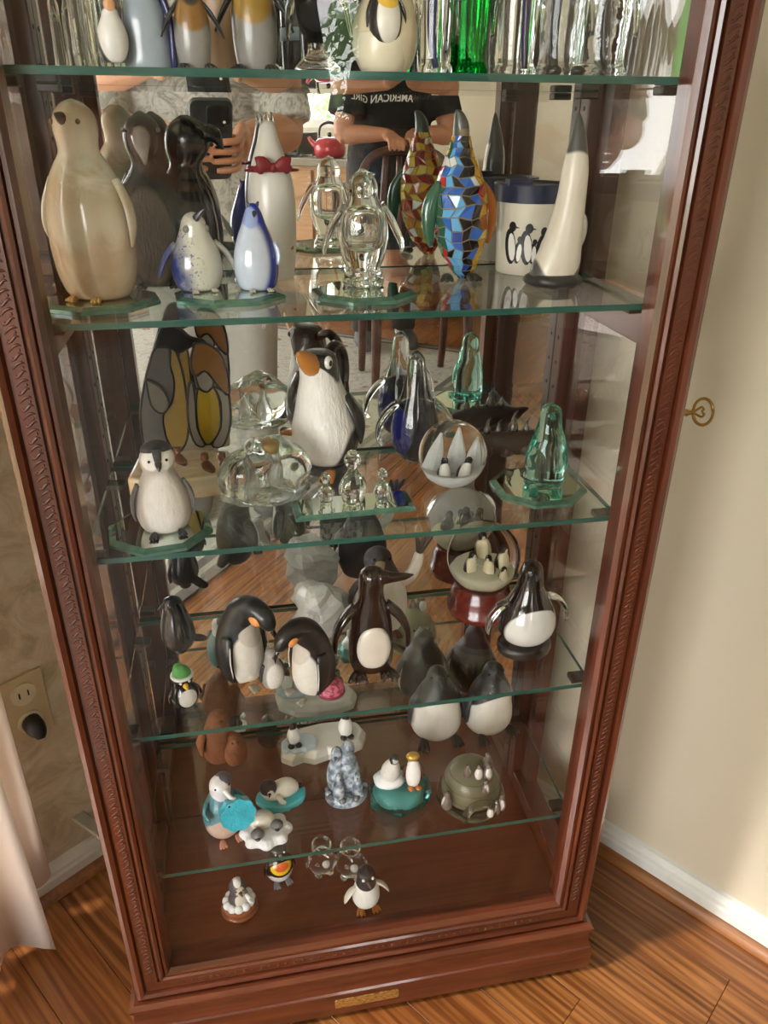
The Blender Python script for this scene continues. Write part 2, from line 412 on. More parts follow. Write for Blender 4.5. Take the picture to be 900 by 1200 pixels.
window('window_3', WIN_FILL, (ROOM_A+0.03, ROOM_A+0.08), 'b', 2, 0)  # unseen window, added to give broad fill light from behind the camera

# curtains: pleated cloth with thickness
def curtain(name, label, a0, a1, b, z0, z1, waves, amp, m, phase=0.0, flare=0.0, cat='curtain'):
    nu, nv = waves*10, 14; fr, bk = [], []
    for j in range(nv+1):
        v = j/nv; z = z0+(z1-z0)*v; rf, rb = [], []
        for i in range(nu+1):
            t = i/nu; am = amp*(1-0.35*v); s = a0+(a1-a0)*t; s = s-(1-v)*flare*(1-t)
            d = b+am*math.sin(2*PI*waves*t+phase)+0.006*math.sin(5*v+9*t)
            rf.append((s, d+0.0012, z)); rb.append((s, d-0.0012, z))
        fr.append(rf); bk.append(rb)
    loops = [fr[j]+list(reversed(bk[j])) for j in range(nv+1)]
    v, f = loft(loops, False); n = len(loops[0]); nu1 = nu+1
    for base_ in (0, nv*n):
        for i in range(nu): f.append((base_+i, base_+i+1, base_+n-2-i, base_+n-1-i))
    o = ob(name, (v, f), m); o.matrix_world = room_matrix(0, 0); tag(o, label, cat); return o
def cloth():
    s = NT('white_cotton'); v = s.coord('Object', (700, 700, 700)); n = s.noise(v, 1, 2)
    d = s.n('ShaderNodeBsdfDiffuse'); d.inputs[0].default_value = rgb('#f6efe9'); t = s.n('ShaderNodeBsdfTranslucent'); t.inputs[0].default_value = rgb('#faf0e8')
    bp = s.n('ShaderNodeBump'); bp.inputs['Strength'].default_value = 0.15; bp.inputs['Distance'].default_value = 0.0006; s.l(n, bp.inputs['Height']); s.l(bp.outputs[0], d.inputs['Normal'])
    mx = s.n('ShaderNodeMixShader'); mx.inputs[0].default_value = 0.62; s.l(d.outputs[0], mx.inputs[1]); s.l(t.outputs[0], mx.inputs[2]); s.l(mx.outputs[0], s.out.inputs[0]); return s.m
CLOTH = cloth()
curtain('curtain', 'white cotton curtain hanging nearest the cabinet, hem just above the floor', 0.738, 1.04, 0.085, 0.02, 2.2, 3, 0.030, CLOTH, 2.2, 0.03)
curtain('curtain_lining', 'shorter white curtain panel behind the front curtain, against the wall', 0.668, 0.86, 0.030, 0.075, 2.2, 2, 0.012, CLOTH, 0.6)
curtain('curtain', 'white cotton curtain on the far side of the corner window', 1.72, 1.98, 0.085, 0.02, 2.2, 3, 0.028, CLOTH, 0.4)

# wall outlet with a plug
t = thing('wall_outlet', 'beige wall outlet with a dark plug in its lower socket beside the curtain', 'outlet', rm(0.632, 0.0, 0.35)); t.matrix_world = room_matrix(0.632, 0.0, 0.35)
IVORY = mat('ivory_plastic', '#c9b893', 0.4); DKPLUG = mat('dark_plug', '#1c1a1b', 0.45)
bevel(ob('cover_plate', box(-0.031, 0.031, 0, 0.005, -0.052, 0.052), IVORY, t, False), 0.002)
for z in (0.024, -0.024):
    ob('socket', xf(lathe([(0.0, 0), (0.017, 0), (0.017, 0.003), (0.0, 0.003)], 24), (0, 0.0045, z), (-PI/2, 0, 0)), mat('socket_cream', '#d9cfb4', 0.35), t, True, angle=0.5)
    if z > 0:
        for x in (-0.006, 0.006): ob('slot', box(x-0.001, x+0.001, 0.0074, 0.008, z-0.004, z+0.005), DKPLUG, t, False)
ob('plug', sweep([(0, 0.007, -0.024, 0.014, 0.013), (0, 0.02, -0.026, 0.015, 0.013), (0, 0.030, -0.030, 0.012, 0.010), (0.001, 0.035, -0.036, 0.006, 0.005)], (1, 0, 0)), DKPLUG, t)
# clear plastic strip lying at the foot of the wall
t = thing('plastic_strip', 'clear white plastic connector strip lying across the baseboard by the cabinet', 'strip', rm(0.60, 0.05, 0.0)); t.matrix_world = room_matrix(0.585, 0.028, 0.085) @ Matrix.Rotation(math.radians(118), 4, 'Z') @ Matrix.Rotation(0.62, 4, 'Y')
CLRP = mat('milky_plastic', '#b9b4aa', 0.25, coat=0.4)
bevel(ob('strip_body', box(-0.045, 0.035, -0.010, 0.010, 0, 0.006), CLRP, t, False), 0.0015)
for k in range(5): ob('rib', box(-0.04+k*0.016, -0.036+k*0.016, -0.008, 0.008, 0.006, 0.008), CLRP, t, False)
ob('cord_stub', sweep([(-0.045, 0, 0.003, 0.004, 0.003), (-0.08, 0.004, 0.008, 0.004, 0.003), (-0.115, 0.012, 0.006, 0.004, 0.003)], (0, 0, 1)), CLRP, t)
# ================================================================== the curio cabinet
HW, OP, DEP = 0.296, 0.250, 0.239
ZB, ZT = 0.095, 1.80
S1, S2, S3, S4, S5, SF = 1.101, 0.924, 0.709, 0.491, 0.278, 0.127
cab = thing('curio_cabinet', 'tall cherry wood curio cabinet with glass door, glass sides and mirrored back', 'cabinet', (0, 0, 0))
PR = [(0, 0.02), (0, -0.003), (0.002, -0.008), (0.0065, -0.0105), (0.011, -0.0085), (0.0125, -0.003), (0.0142, -0.003), (0.0148, -0.0062), (0.0285, -0.0062), (0.0292, -0.0025), (0.0306, -0.0025), (0.0318, -0.007), (0.0345, -0.0095), (0.0372, -0.0075), (0.0382, -0.0045), (0.0394, -0.0072), (0.0425, -0.0072), (0.046, -0.0015), (0.046, 0.02)]
def member(side):
    n = len(PR)
    def pt(d, y, end):
        if side == 'L': return (-HW+d, y, (ZB+d) if end == 0 else (ZT-d))
        if side == 'R': return (HW-d, y, (ZB+d) if end == 0 else (ZT-d))
        if side == 'B': return ((-HW+d) if end == 0 else (HW-d), y, ZB+d)
        return ((-HW+d) if end == 0 else (HW-d), y, ZT-d)
    v = [pt(d, y, 0) for d, y in PR]+[pt(d, y, 1) for d, y in PR]
    return v, [(i, (i+1) % n, n+(i+1) % n, n+i) for i in range(n)]+[tuple(range(n)), tuple(range(2*n-1, n-1, -1))]
for nm, sd, m in (('door_stile', 'L', FRZ), ('door_stile', 'R', FRZ), ('door_rail', 'B', FRX), ('door_rail', 'T', FRX)):
    o = ob(nm, member(sd), m, cab, True, angle=0.5)
    # carved running scroll in the flat of the member
    ms = []; d = 0.0217
    L0, L1 = (ZB+0.05, ZT-0.05) if sd in 'LR' else (-HW+0.06, HW-0.06)
    k = 0; s = L0
    while s < L1:
        sg = 1 if k % 2 else -1
        if sd in 'LR':
            x = (-HW+d) if sd == 'L' else HW-d
            ms.append(sweep([(x-0.0048, -0.0060, s-0.0028, 0.0005, 0.0004), (x-0.0015, -0.0064, s+0.0012*sg, 0.0012, 0.0007), (x+0.0025, -0.0064, s+0.0030, 0.0013, 0.0007), (x+0.0048, -0.0060, s+0.0018, 0.0005, 0.0004)], (0, 1, 0), 5, 2))
            ms.append(ball((x+0.003*sg, -0.0061, s-0.0012), (0.0012, 0.0008, 0.0014), 6)); s += 0.0068
        else:
            z = (ZB+d) if sd == 'B' else ZT-d
            ms.append(sweep([(s-0.002*sg, -0.0060, z-0.004, 0.0005, 0.0005), (s+0.002*sg, -0.0064, z-0.001, 0.0010, 0.0008), (s+0.002*sg, -0.0062, z+0.003, 0.0005, 0.0005)], (0, 1, 0), 5, 2))
            ms.append(ball((s, -0.0062, z), (0.0018, 0.0012, 0.0016), 6)); s += 0.0105
        k += 1
    ob('carved_scroll', join(*ms), CARVE, o, True, 'stuff')
ob('door_glass', box(-OP-0.004, OP+0.004, 0.006, 0.010, ZB+0.042, ZT-0.042), DOORG, cab, False)
# carcass posts with shelf pin holes
for sx in (-1, 1):
    xa, xb = sorted((sx*0.279, sx*HW)); ob('post_backing', box(xa, xb, 0.192, 0.2175, ZB, ZT), POST, cab, False)
    for y0, y1 in ((0.021, 0.036), (0.218, DEP)):
        x0, x1 = sorted((sx*0.265, sx*HW)); bevel(ob('corner_post', box(x0, x1, y0, y1, ZB, ZT), POST, cab, False), 0.0015)
        ms = []
        for i in range(52):
            z = 0.18+i*0.030; y = (y0+y1)/2
            ms.append(xf(lathe([(0, 0), (0.0022, 0), (0.0022, 0.0012), (0, 0.0012)], 8), (sx*0.2652, y, z), (0, -sx*PI/2, 0)))
        ob('pin_holes', join(*ms), DKPIN, cab, False, 'stuff')
    x0, x1 = sorted((sx*0.2745, sx*0.2785)); ob('side_glass', box(x0, x1, 0.036, 0.200, ZB+0.05, ZT), PANE, cab, False)
    x0, x1 = sorted((sx*0.266, sx*HW))
    for z0, z1 in ((ZB, 0.152), (0.880, 0.914), (ZT-0.05, ZT)): bevel(ob('side_rail', box(x0, x1, 0.0365, 0.2175, z0, z1), FRY, cab, False), 0.0015)
ob('mirror_back', box(-0.272, 0.272, DEP+0.0005, DEP+0.004, SF-0.01, ZT), MIR, cab, False)
ob('back_panel', box(-HW, HW, DEP+0.0045, DEP+0.012, 0.02, ZT), PLY, cab, False)
ob('floor_panel', box(-0.2655, 0.2655, 0.0205, DEP, SF-0.018, SF), PLY, cab, False)
bevel(ob('top_panel', box(-HW-0.012, HW+0.012, -0.016, DEP+0.014, ZT+0.001, ZT+0.045), FRX, cab, False), 0.006, 3)
# plinth
pp = [(0.007, -0.004), (0.007, 0.008), (0.020, 0.0105), (0.040, 0.0105), (0.052, 0.0095), (0.0545, 0.0075), (0.058, 0.0075), (0.066, 0.0055), (0.078, 0.0045), (0.084, 0.0065), (0.0875, 0.0085), (0.0915, 0.0085), (0.0945, 0.003), (0.0945, -0.004)]
ob('plinth', loft([[(-HW-f, -0.010-f, z), (HW+f, -0.010-f, z), (HW+f, DEP+0.012, z), (-HW-f, DEP+0.012, z)] for z, f in pp]), FRX, cab, True, angle=0.45)
def plate():
    o = []
    for cx, cz, a0 in ((0.037, 0.0505, 0), (-0.043, 0.0505, PI/2), (-0.043, 0.0395, PI), (0.037, 0.0395, 1.5*PI)):
        for k in range(4): a = a0+k*PI/6; o.append((cx-0.006+0.0025*math.cos(a), cz-0.012+0.0025*math.sin(a)+0.002))
    return o
s = NT('worn_brass'); n_ = s.noise(s.coord('Object', (60, 60, 200)), 3, 4); s.bsdf(s.ramp(n_, [(0.35, rgb('#7c5526')), (0.6, rgb('#c79a58'))]), 0.35, 0.6, 0.2); WBR = s.m
ob('brass_plate', slab(plate(), -0.0218, -0.0202), WBR, cab, False, label='small worn brass plate')
for x in (-0.26, 0.258):
    for y in (0.02, 0.2): ob('foot_glide', xf(lathe([(0, 0), (0.010, 0), (0.012, 0.003), (0.012, 0.0072), (0, 0.0072)], 20), (x, y, 0)), mat('steel', '#b8b4ae', 0.3, 1.0), cab, True, angle=0.5)
# lock rosette on the right side
ob('lock_rosette', xf(lathe([(0, 0), (0.007, 0), (0.006, 0.002), (0.003, 0.003), (0, 0.003)], 20), (HW, 0.034, 0.812), (0, PI/2, 0)), BRASS, cab, True, angle=0.5)
# loose brass key
t = thing('door_key', 'small ornate brass key sticking out of the side of the cabinet', 'key', (HW+0.003, 0.034, 0.812))
OLDB = mat('old_brass', '#9c7b44', 0.28, 1.0)
ob('shaft', xf(lathe([(0, 0), (0.0022, 0), (0.0022, 0.006), (0.0036, 0.007), (0.0022, 0.008), (0.0020, 0.018), (0.0036, 0.019), (0.0036, 0.021), (0.0026, 0.0225), (0.0040, 0.0245), (0.0026, 0.0265), (0.0020, 0.033), (0, 0.033)], 16), (0, 0, 0), (0, PI/2, 0)), OLDB, t)
bow = []
for k in range(25):
    a = 2*PI*k/24; bow.append((0.0430+0.011*math.cos(a), 0.004*math.sin(a), 0.0125*math.sin(a), 0.0017, 0.0014))
ob('bow', sweep(bow, (0.2, 1, 0.1), 8, 1), OLDB, t)
sc1 = [(0.032, 0, 0, 0.0014), (0.0375, 0.001, 0.003, 0.0013), (0.0415, 0.0015, 0.0045, 0.0012), (0.044, 0.001, 0.002, 0.0012), (0.0415, 0.0005, 0.0005, 0.001)]
ob('scroll', join(sweep(sc1, (0, 1, 0), 8), sweep([(x, -y, -z, r) for x, y, z, r in sc1], (0, 1, 0), 8)), OLDB, t)

# glass shelves
def shelf(z, label):
    th = 0.0055; v, f = box(-0.2625, 0.2625, 0.022, 0.235, z-th, z)
    o = ob('glass_shelf', (v, f), [SHELF, EDGE], None, False)
    for p in o.data.polygons: p.material_index = 0 if abs(p.normal.z) > 0.5 else 1
    tag(o, label, 'shelf')
    for sx in (-1, 1):
        for y in (0.044, 0.205):
            x0, x1 = sorted((sx*0.246, sx*0.2655)); bevel(ob('shelf_pin', box(x0, x1, y-0.008, y+0.008, z-th-0.007, z-th-0.0002), DKPIN, cab, False), 0.001, 1)
shelf(S1, 'topmost glass shelf, cut off by the top of the picture')
shelf(S2, 'glass shelf carrying the onyx, mosaic and horn penguins and the mug')
shelf(S3, 'glass shelf carrying the pitcher, the round paperweight and the aqua penguin')
shelf(S4, 'glass shelf carrying the snow globe and the emperor penguins')
shelf(S5, 'lowest glass shelf, carrying the igloo and the aqua ice figurines')

# bevelled mirror coasters
MIRG = NT('coaster_mirror'); _g = MIRG.n('ShaderNodeBsdfGlossy'); _g.inputs[0].default_value = (0.72, 0.80, 0.74, 1); _g.inputs['Roughness'].default_value = 0.01; MIRG.l(_g.outputs[0], MIRG.out.inputs[0]); MIRG = MIRG.m
RIM = NT('coaster_rim'); RIM.bsdf(RIM.mix(RIM.noise(RIM.coord('Object', (20, 20, 20)), 5, 2), rgb('#1d4a3e'), rgb('#6d9c8a')), 0.05, 0.35, 0.6); RIM = RIM.m
def coaster(x, y, z, outline, rz, label):
    o = ob('mirror_coaster', prism(outline, 0, 0.0055, 0.007), [RIM, MIRG], None, False)
    for p in o.data.polygons:
        if p.normal.z > 0.95: p.material_index = 1
    o.location = (x, y, z+0.0002); o.rotation_euler = (0, 0, rz); tag(o, label, 'coaster'); return o
def octa(r, ry=None): return [(r*math.cos(PI/8+k*PI/4), (ry or r)*math.sin(PI/8+k*PI/4)) for k in range(8)]
CH = 0.0058
coaster(-0.222, 0.094, S2, octa(0.0515, 0.048), 0.2, 'octagonal mirror coaster under the large cream onyx penguin')
coaster(-0.112, 0.103, S2, octa(0.052, 0.045), 0.1, 'octagonal mirror coaster under the two blue glazed penguins')
coaster(0.010, 0.097, S2, octa(0.050), 0.05, 'octagonal mirror coaster under the clear glass penguin with spread wings')
coaster(-0.197, 0.069, S3, octa(0.052), 0.15, 'octagonal mirror coaster under the fluffy penguin chick')
coaster(0.203, 0.098, S3, octa(0.053), 0.0, 'octagonal mirror coaster under the aqua glass penguin')
coaster(-0.004, 0.086, S3, [(-0.062, -0.021), (0.062, -0.021), (0.062, 0.021), (-0.062, 0.021)], 0.03, 'long rectangular mirror coaster under three tiny crystal penguins')
# ================================================================== figurine helpers
CLR = glass('clear_glass', (0.97, 0.985, 0.98, 1)); AQUAG = glass('aqua_glass', (0.74, 0.93, 0.90, 1)); COBG = glass('cobalt_core', (0.02, 0.04, 0.22, 1))
CLRW = glass('rippled_clear_glass', (0.97, 0.98, 0.98, 1), 0.0, 1.5, 0.35, 90)
GREENG = glass('green_glass', (0.04, 0.42, 0.12, 1)); FROST = glass('frosted_glass', (0.93, 0.95, 0.95, 1), 0.25); DKGRN = glass('dark_green_core', (0.01, 0.10, 0.05, 1))
SMOKE = glass('smoky_glass', (0.25, 0.25, 0.26, 1))
WHT = mat('white_glaze', '#e6e3dc', 0.25, coat=0.4); IVO = mat('ivory', '#d8d2c4', 0.35, coat=0.2); GRY = mat('grey_paint', '#6b6a6c', 0.45); DGRY = mat('charcoal', '#2c2a2b', 0.45)
ORG = mat('orange_paint', '#d98a2b', 0.4, coat=0.2); YEL = mat('yellow_paint', '#e8b828', 0.4); EYE = mat('eye_black', '#060606', 0.12, coat=0.6); RED = mat('red_ribbon', '#7d1622', 0.55)
BRN = mat('brown_feet', '#5a3520', 0.5); TAN = mat('tan_feet', '#b9743a', 0.5); SNOW = mat('snow_white', '#e8e9ea', 0.6, bump=0.3, bscale=300)
AQP = mat('aqua_resin', '#4ec2d0', 0.12, coat=0.6, var=0.2); PALEAQ = mat('pale_aqua_resin', '#86bdb6', 0.15, coat=0.5, var=0.2)
STD = [(0, .15, .13), (.03, .19, .17), (.16, .25, .23), (.36, .265, .24), (.53, .225, .21), (.66, .165, .16), (.74, .135, .14), (.82, .14, .145, 0, -.01), (.90, .13, .135, 0, -.015), (.965, .08, .085, 0, -.015), (1, .005, .005, 0, -.01)]
def eyes(T, k, x, y, z, r, m=EYE):
    for s in (-1, 1): ob('eye', ball((s*x, y, z), r, 10, k), m, T)
def beak(T, k, a, b, r, m, flat=(1, 0, 0), mid=None, name='beak'):
    a = Vector(a); b = Vector(b); c = Vector(mid) if mid else a.lerp(b, 0.5)
    return ob(name, sweep([(*a, r, r*0.85), (*c, r*0.72, r*0.6), (*b, r*0.12, r*0.1)], flat, 10, 3, k), m, T)
def flipper(T, k, pts, m, flat=(1, 0, 0), both=True, name='flipper'):
    q = sweep(pts, flat, 12, 4, k); ob(name, q, m, T)
    if both: ob(name, mirx(q), m, T)
def foot(T, k, x, y, r, m, spread=0.35, both=True, z=0.0, name='foot'):
    for s in ((-1, 1) if both else (1,)):
        ms = []
        for a in (-spread, 0, spread):
            dx, dy = math.sin(a+0.2*s), -math.cos(a+0.2*s)
            ms.append(sweep([(s*x, y, z+r*.28, r*.30, r*.26), (s*x+dx*r*.6, y+dy*r*.6, z+r*.26, r*.27, r*.24), (s*x+dx*r*1.15, y+dy*r*1.15, z+r*.14, r*.12, r*.12)], (0, 0, 1), 8, 2, k))
        ob(name, join(*ms), m, T)
FL = [(.19, .0, .62, .05, .022), (.255, .0, .50, .07, .022), (.285, -.01, .36, .06, .018), (.29, -.02, .24, .02, .008)]
def put(name, label, cat, x, y, z, rz=0.0, tilt=0.0): return thing(name, label, cat, (x, y, z+0.0003), rz, None, tilt)

# ================================================================== second shelf
# cream onyx penguin
def onyx():
    s = NT('onyx'); v = s.coord('Object', (1, 1, 1.0)); n = s.noise(v, 26, 5, 0.6, 1.5)
    sp = s.n('ShaderNodeSeparateXYZ'); s.l(s.coord('Object'), sp.inputs[0])
    wv = s.math('SINE', s.math('ADD', s.math('MULTIPLY', sp.outputs[2], 95), s.math('MULTIPLY', n, 7)))
    c = s.ramp(s.math('ADD', s.math('MULTIPLY', wv, 0.25), n), [(0.2, rgb('#b9ab90')), (0.5, rgb('#c9c2ae')), (0.8, rgb('#d8d4c6'))])
    mr = s.n('ShaderNodeMapRange'); s.l(s.math('ADD', sp.outputs[2], s.math('MULTIPLY', n, 0.03)), mr.inputs[0]); mr.inputs[1].default_value = 0.055; mr.inputs[2].default_value = 0.085
    c = s.mix(mr.outputs[0], s.mix(n, rgb('#a58a6a'), rgb('#c6b498')), c)
    s.bsdf(c, 0.16, 0, 0.5, 0.5, None, 0, 0, 0.15); return s.m
ONYX = onyx()
T = put('onyx_penguin', 'large cream onyx penguin with dark beak standing at the left end of its shelf', 'penguin figurine', -0.222, 0.097, S2+CH, -0.42)
h = 0.152
ob('body', rings([(0, .13, .12), (.02, .18, .16), (.14, .225, .19), (.33, .24, .20), (.48, .225, .195), (.61, .19, .17), (.69, .145, .14), (.745, .108, .11), (.79, .103, .11), (.86, .112, .118), (.93, .10, .105), (.98, .055, .06), (1, .004, .004)], 32, 4, h), ONYX, T)
flipper(T, h, [(.19, 0, .62, .03, .02), (.245, 0, .5, .045, .018), (.262, -.01, .38, .04, .015), (.245, -.01, .28, .012, .008)], ONYX)
beak(T, h, (0, -.095, .905), (0.0, -.165, .93), .035, mat('onyx_beak', '#3a3029', 0.3, coat=0.4)); eyes(T, h, .075, -.085, .895, .014, mat('onyx_eye', '#4a3324', 0.3))
foot(T, h, .07, -.14, .055, mat('gilt', '#c7a56a', 0.3, 0.6))

# black carved stone pair
T = put('black_stone_penguins', 'black polished stone penguin pair with bowed heads between onyx penguin and mirror', 'penguin figurine', -0.178, 0.182, S2, 0.0)
h = 0.150
CH1 = tt('black_stone', '#0e0d0e', [('#6a605e', -.02, .30, .15, .29, 0.03)], h, 0.25, 0.5, 1.0, 420, 0.25, (1, 1, 0.3))
STB = [(0, .17, .15), (.03, .21, .18), (.2, .26, .21), (.42, .25, .2), (.56, .19, .165), (.66, .115, .115), (.72, .088, .10, 0, -.015), (.80, .108, .135, 0, -.035), (.885, .112, .135, 0, -.04), (.955, .075, .09, 0, -.035), (1, .01, .01, 0, -.025)]
ob('body', rings(STB, 28, 4, h), CH1, T); beak(T, h, (0, -.155, .86), (.02, -.29, .72), .07, mat('stone_beak', '#8d8b8c', 0.2, coat=0.5), mid=(0.01, -.255, .81)); eyes(T, h, .10, -.115, .90, .014, GRY)
flipper(T, h, FL, BLK)
ob('companion_body', xf(rings(STB, 24, 4, h*0.98), (0.032, 0.014, 0), (0, 0, 1.35)), BLK, T); ob('companion_beak', xf(sweep([(0, -.15, .88, .05, .05), (0, -.22, .86, .04, .035), (0, -.26, .79, .008, .008)], (1, 0, 0), 10, 3, h), (0.032, 0.014, 0), (0, 0, 1.35)), BLK, T)
foot(T, h, .09, -.16, .07, BLK)

# two blue glazed penguins
def glaze(name, cream, blue, side):
    s = NT(name); v = s.coord('Object'); sp = s.n('ShaderNodeSeparateXYZ'); s.l(v, sp.inputs[0])
    n = s.noise(v, 420, 2); n2 = s.noise(v, 60, 3)
    f = s.math('ADD', s.math('MULTIPLY', sp.outputs[0], side*36), s.math('ADD', s.math('MULTIPLY', sp.outputs[2], -6), s.math('MULTIPLY', n2, 0.5)))
    f = s.math('ADD', f, s.math('MULTIPLY', s.math('GREATER_THAN', n, 0.62), 0.35))
    s.bsdf(s.ramp(f, [(0.35, cream), (0.85, blue)]), 0.12, 0, 0.6, 0.5); return s.m
T = put('glazed_penguin', 'plump cream penguin with blue speckled glaze and one round eye', 'penguin figurine', -0.139, 0.116, S2+CH, 0.3)
h = 0.066
ob('body', rings([(0, .22, .2), (.04, .29, .26), (.25, .35, .31), (.48, .32, .29), (.66, .235, .23), (.80, .18, .2, 0, -.01), (.90, .15, .17, 0, -.015), (.97, .09, .1), (1, .01, .01)], 28, 4, h), glaze('cream_speckle', rgb('#cfcdbf'), rgb('#33427c'), -1), T)
beak(T, h, (0, -.15, .93), (.10, -.27, 1.06), .055, mat('glaze_beak', '#3b3b46', 0.2, coat=0.5)); eyes(T, h, .13, -.135, .80, .05, mat('glaze_eye', '#8d8a80', 0.15, coat=0.5))
flipper(T, h, [(.26, 0, .6, .06, .05), (.40, 0, .48, .10, .04), (.50, -.02, .30, .09, .03), (.53, -.04, .2, .03, .02)], glaze('wing_speckle', rgb('#c3c2b6'), rgb('#4a568a'), -1))
foot(T, h, .12, -.24, .09, mat('glaze_feet', '#bdb7a6', 0.2))
T = put('glazed_penguin', 'small cobalt blue glazed penguin with white belly beside the speckled one', 'penguin figurine', -0.0865, 0.110, S2+CH, 0.15)
h = 0.073
ob('body', rings([(0, .18, .17), (.04, .235, .21), (.22, .275, .25), (.42, .265, .24), (.60, .215, .2), (.76, .15, .15), (.88, .11, .12), (.96, .07, .075), (1, .03, .03)], 28, 4, h), tt('cobalt_glaze', '#1d2f9c', [('#c2cbdb', -.09, .36, .22, .46, .05), ('#8fa0cc', -.06, .85, .09, .12, .0)], h, 0.1, 0.6, 0, 90, 0.35), T)
for s_ in (-1, 1): ob('tuft', sweep([(s_*.04, -.02, .96, .03), (s_*.07, -.03, 1.02, .012)], (0, 1, 0), 8, 2, h), mat('tuft_grey', '#4c5570', 0.2), T)
beak(T, h, (0, -.10, .90), (-.02, -.17, .86), .035, mat('glaze_beak', '#3b3b46')); foot(T, h, .1, -.2, .08, mat('glaze_feet', '#bdb7a6'))
ob('flipper', sweep([(.22, -.1, .56, .03, .02), (.25, -.13, .42, .05, .02), (.24, -.15, .30, .015, .01)], (1, 1, 0), 10, 3, h), mat('pale_wing', '#aab6d0', 0.15, coat=0.5), T)

# white bottle penguin with a bow
T = put('bottle_penguin', 'tall slim white penguin bottle with red bow around its neck', 'penguin figurine', -0.065, 0.196, S2, 0.1)
h = 0.150
def half_white():
    s = NT('white_front_silver_back'); sp = s.n('ShaderNodeSeparateXYZ'); s.l(s.coord('Object'), sp.inputs[0])
    mr = s.n('ShaderNodeMapRange'); s.l(sp.outputs[1], mr.inputs[0]); mr.inputs[1].default_value = 0.004; mr.inputs[2].default_value = 0.006
    n = s.noise(s.coord('Object', (120, 120, 8)), 2, 2)
    s.bsdf(s.mix(mr.outputs[0], rgb('#ddd9cf'), s.mix(n, rgb('#1e1d1f'), rgb('#7b7774'))), 0.3, 0, 0.3); return s.m
ob('body', rings([(0, .11, .11), (.01, .125, .125), (.12, .14, .14), (.32, .155, .15), (.5, .155, .15), (.62, .138, .135), (.74, .105, .10), (.84, .07, .07), (.92, .05, .05), (.95, .03, .03)], 32, 4, h), half_white(), T)
for s_ in (-1, 1): ob('tip', sweep([(s_*.025, 0, .93, .024), (s_*.03, 0, .97, .014), (s_*.026, 0, 1.0, .005)], (0, 1, 0), 8, 3, h), CLR, T)
ring_ = [(0.132*math.cos(2*PI*k/24), 0.130*math.sin(2*PI*k/24), .685, .012) for k in range(25)]
b_ = ob('bow', join(sweep(ring_, (0, 0, 1), 8, 1, h), ball((0, -.15, .69), (.025, .02, .03), 10, h), *[sweep([(0, -.15, .69, .01, .01), (s_*.06, -.16, .71, .045, .015), (s_*.10, -.15, .70, .05, .015), (s_*.105, -.15, .70, .01, .005)], (0, 1, 0), 10, 3, h) for s_ in (-1, 1)], *[sweep([(0, -.15, .68, .015, .006), (s_*.09, -.14, .675, .012, .006), (s_*.17, -.08, .672, .008, .006)], (0, 1, 0), 6, 3, h) for s_ in (-1, 1)]), RED, T)
ob('orange_mark', xf(ball((0, 0, 0), (.062, .02, .04), 14, h), (.065*h, -.105*h, .20*h), (0, -0.15, 0.45)), mat('orange_glaze', '#b4552a', 0.3, coat=0.3, var=0.2), T)

# clear glass penguin with spread wings
def clear_penguin(T, h, m, wing=True):
    ob('body', rings([(0, .17, .15), (.03, .20, .17), (.10, .17, .15), (.16, .165, .15), (.26, .205, .18), (.42, .235, .20), (.56, .23, .19), (.68, .185, .165), (.77, .14, .14), (.85, .135, .14), (.92, .115, .12), (.97, .06, .07), (1, .01, .01)], 32, 4, h), m, T)
    ob('core', rings([(.30, .005, .005), (.34, .12, .10), (.45, .155, .13), (.58, .15, .125), (.66, .10, .09), (.69, .005, .005)], 20, 3, h), glass('bubble', (1, 1, 1, 1), 0.0, 0.72), T)
    if wing:
        flipper(T, h, [(.17, 0, .70, .05, .04), (.26, 0, .58, .06, .035), (.33, -.01, .45, .055, .03), (.37, -.02, .35, .04, .025), (.37, -.03, .28, .012, .01)], m)
    beak(T, h, (0, -.10, .93), (.06, -.20, .97), .045, m)
    for s_ in (-1, 1): ob('foot', sweep([(s_*.08, -.08, .05, .07, .045), (s_*.09, -.20, .05, .06, .04), (s_*.09, -.25, .03, .02, .02)], (0, 0, 1), 10, 3, h), m, T)
T = put('glass_penguin', 'clear glass penguin with short spread wings on an octagonal coaster by the mosaic one', 'penguin figurine', 0.0125, 0.115, S2+CH, 0.1)
clear_penguin(T, 0.100, CLR)

# mosaic penguin, tile by tile
T = put('mosaic_penguin', 'mosaic penguin of blue, black and gold tiles with dark green head', 'penguin figurine', 0.1165, 0.160, S2, 0.0)
h = 0.153
MP = [(.0, .035, .035, .055, .02), (.05, .075, .07, .045, .015), (.13, .12, .105, .03, .01), (.24, .16, .14, .02, 0), (.37, .18, .16, .01, 0), (.49, .175, .155, 0, 0), (.60, .15, .135, -.005, 0), (.70, .112, .105, -.01, 0), (.79, .075, .075, -.015, 0), (.86, .055, .058, -.015, -.005)]
GROUT = mat('grout', '#8a7b62', 0.8)
ob('body', rings([(z, rx-.006, ry-.006, cx, cy) for z, rx, ry, cx, cy in MP]+[(.90, .045, .05, -.015, -.01), (.915, .005, .005, -.015, -.01)], 26, 3, h), GROUT, T)
ob('head', sweep([(-.015, 0, .84, .052, .055), (-.02, -.008, .91, .05, .052), (-.035, -.02, .96, .036, .036), (-.052, -.033, .985, .022, .02), (-.064, -.040, .995, .008, .008)], (0, 1, 0), 14, 3, h), mat('mosaic_head', '#4d5249', 0.3, coat=0.3), T)
PAL = {k: mat('tile_'+k, c, 0.12, coat=0.5) for k, c in dict(black='#19171a', navy='#1f3f8f', blue='#2f63b8', sky='#63aadb', white='#dfe0dc', gold='#c99a2e', amber='#a85f1e', red='#8e2a1c', yellow='#d8bf58', scarlet='#b8342a', green='#33604b').items()}
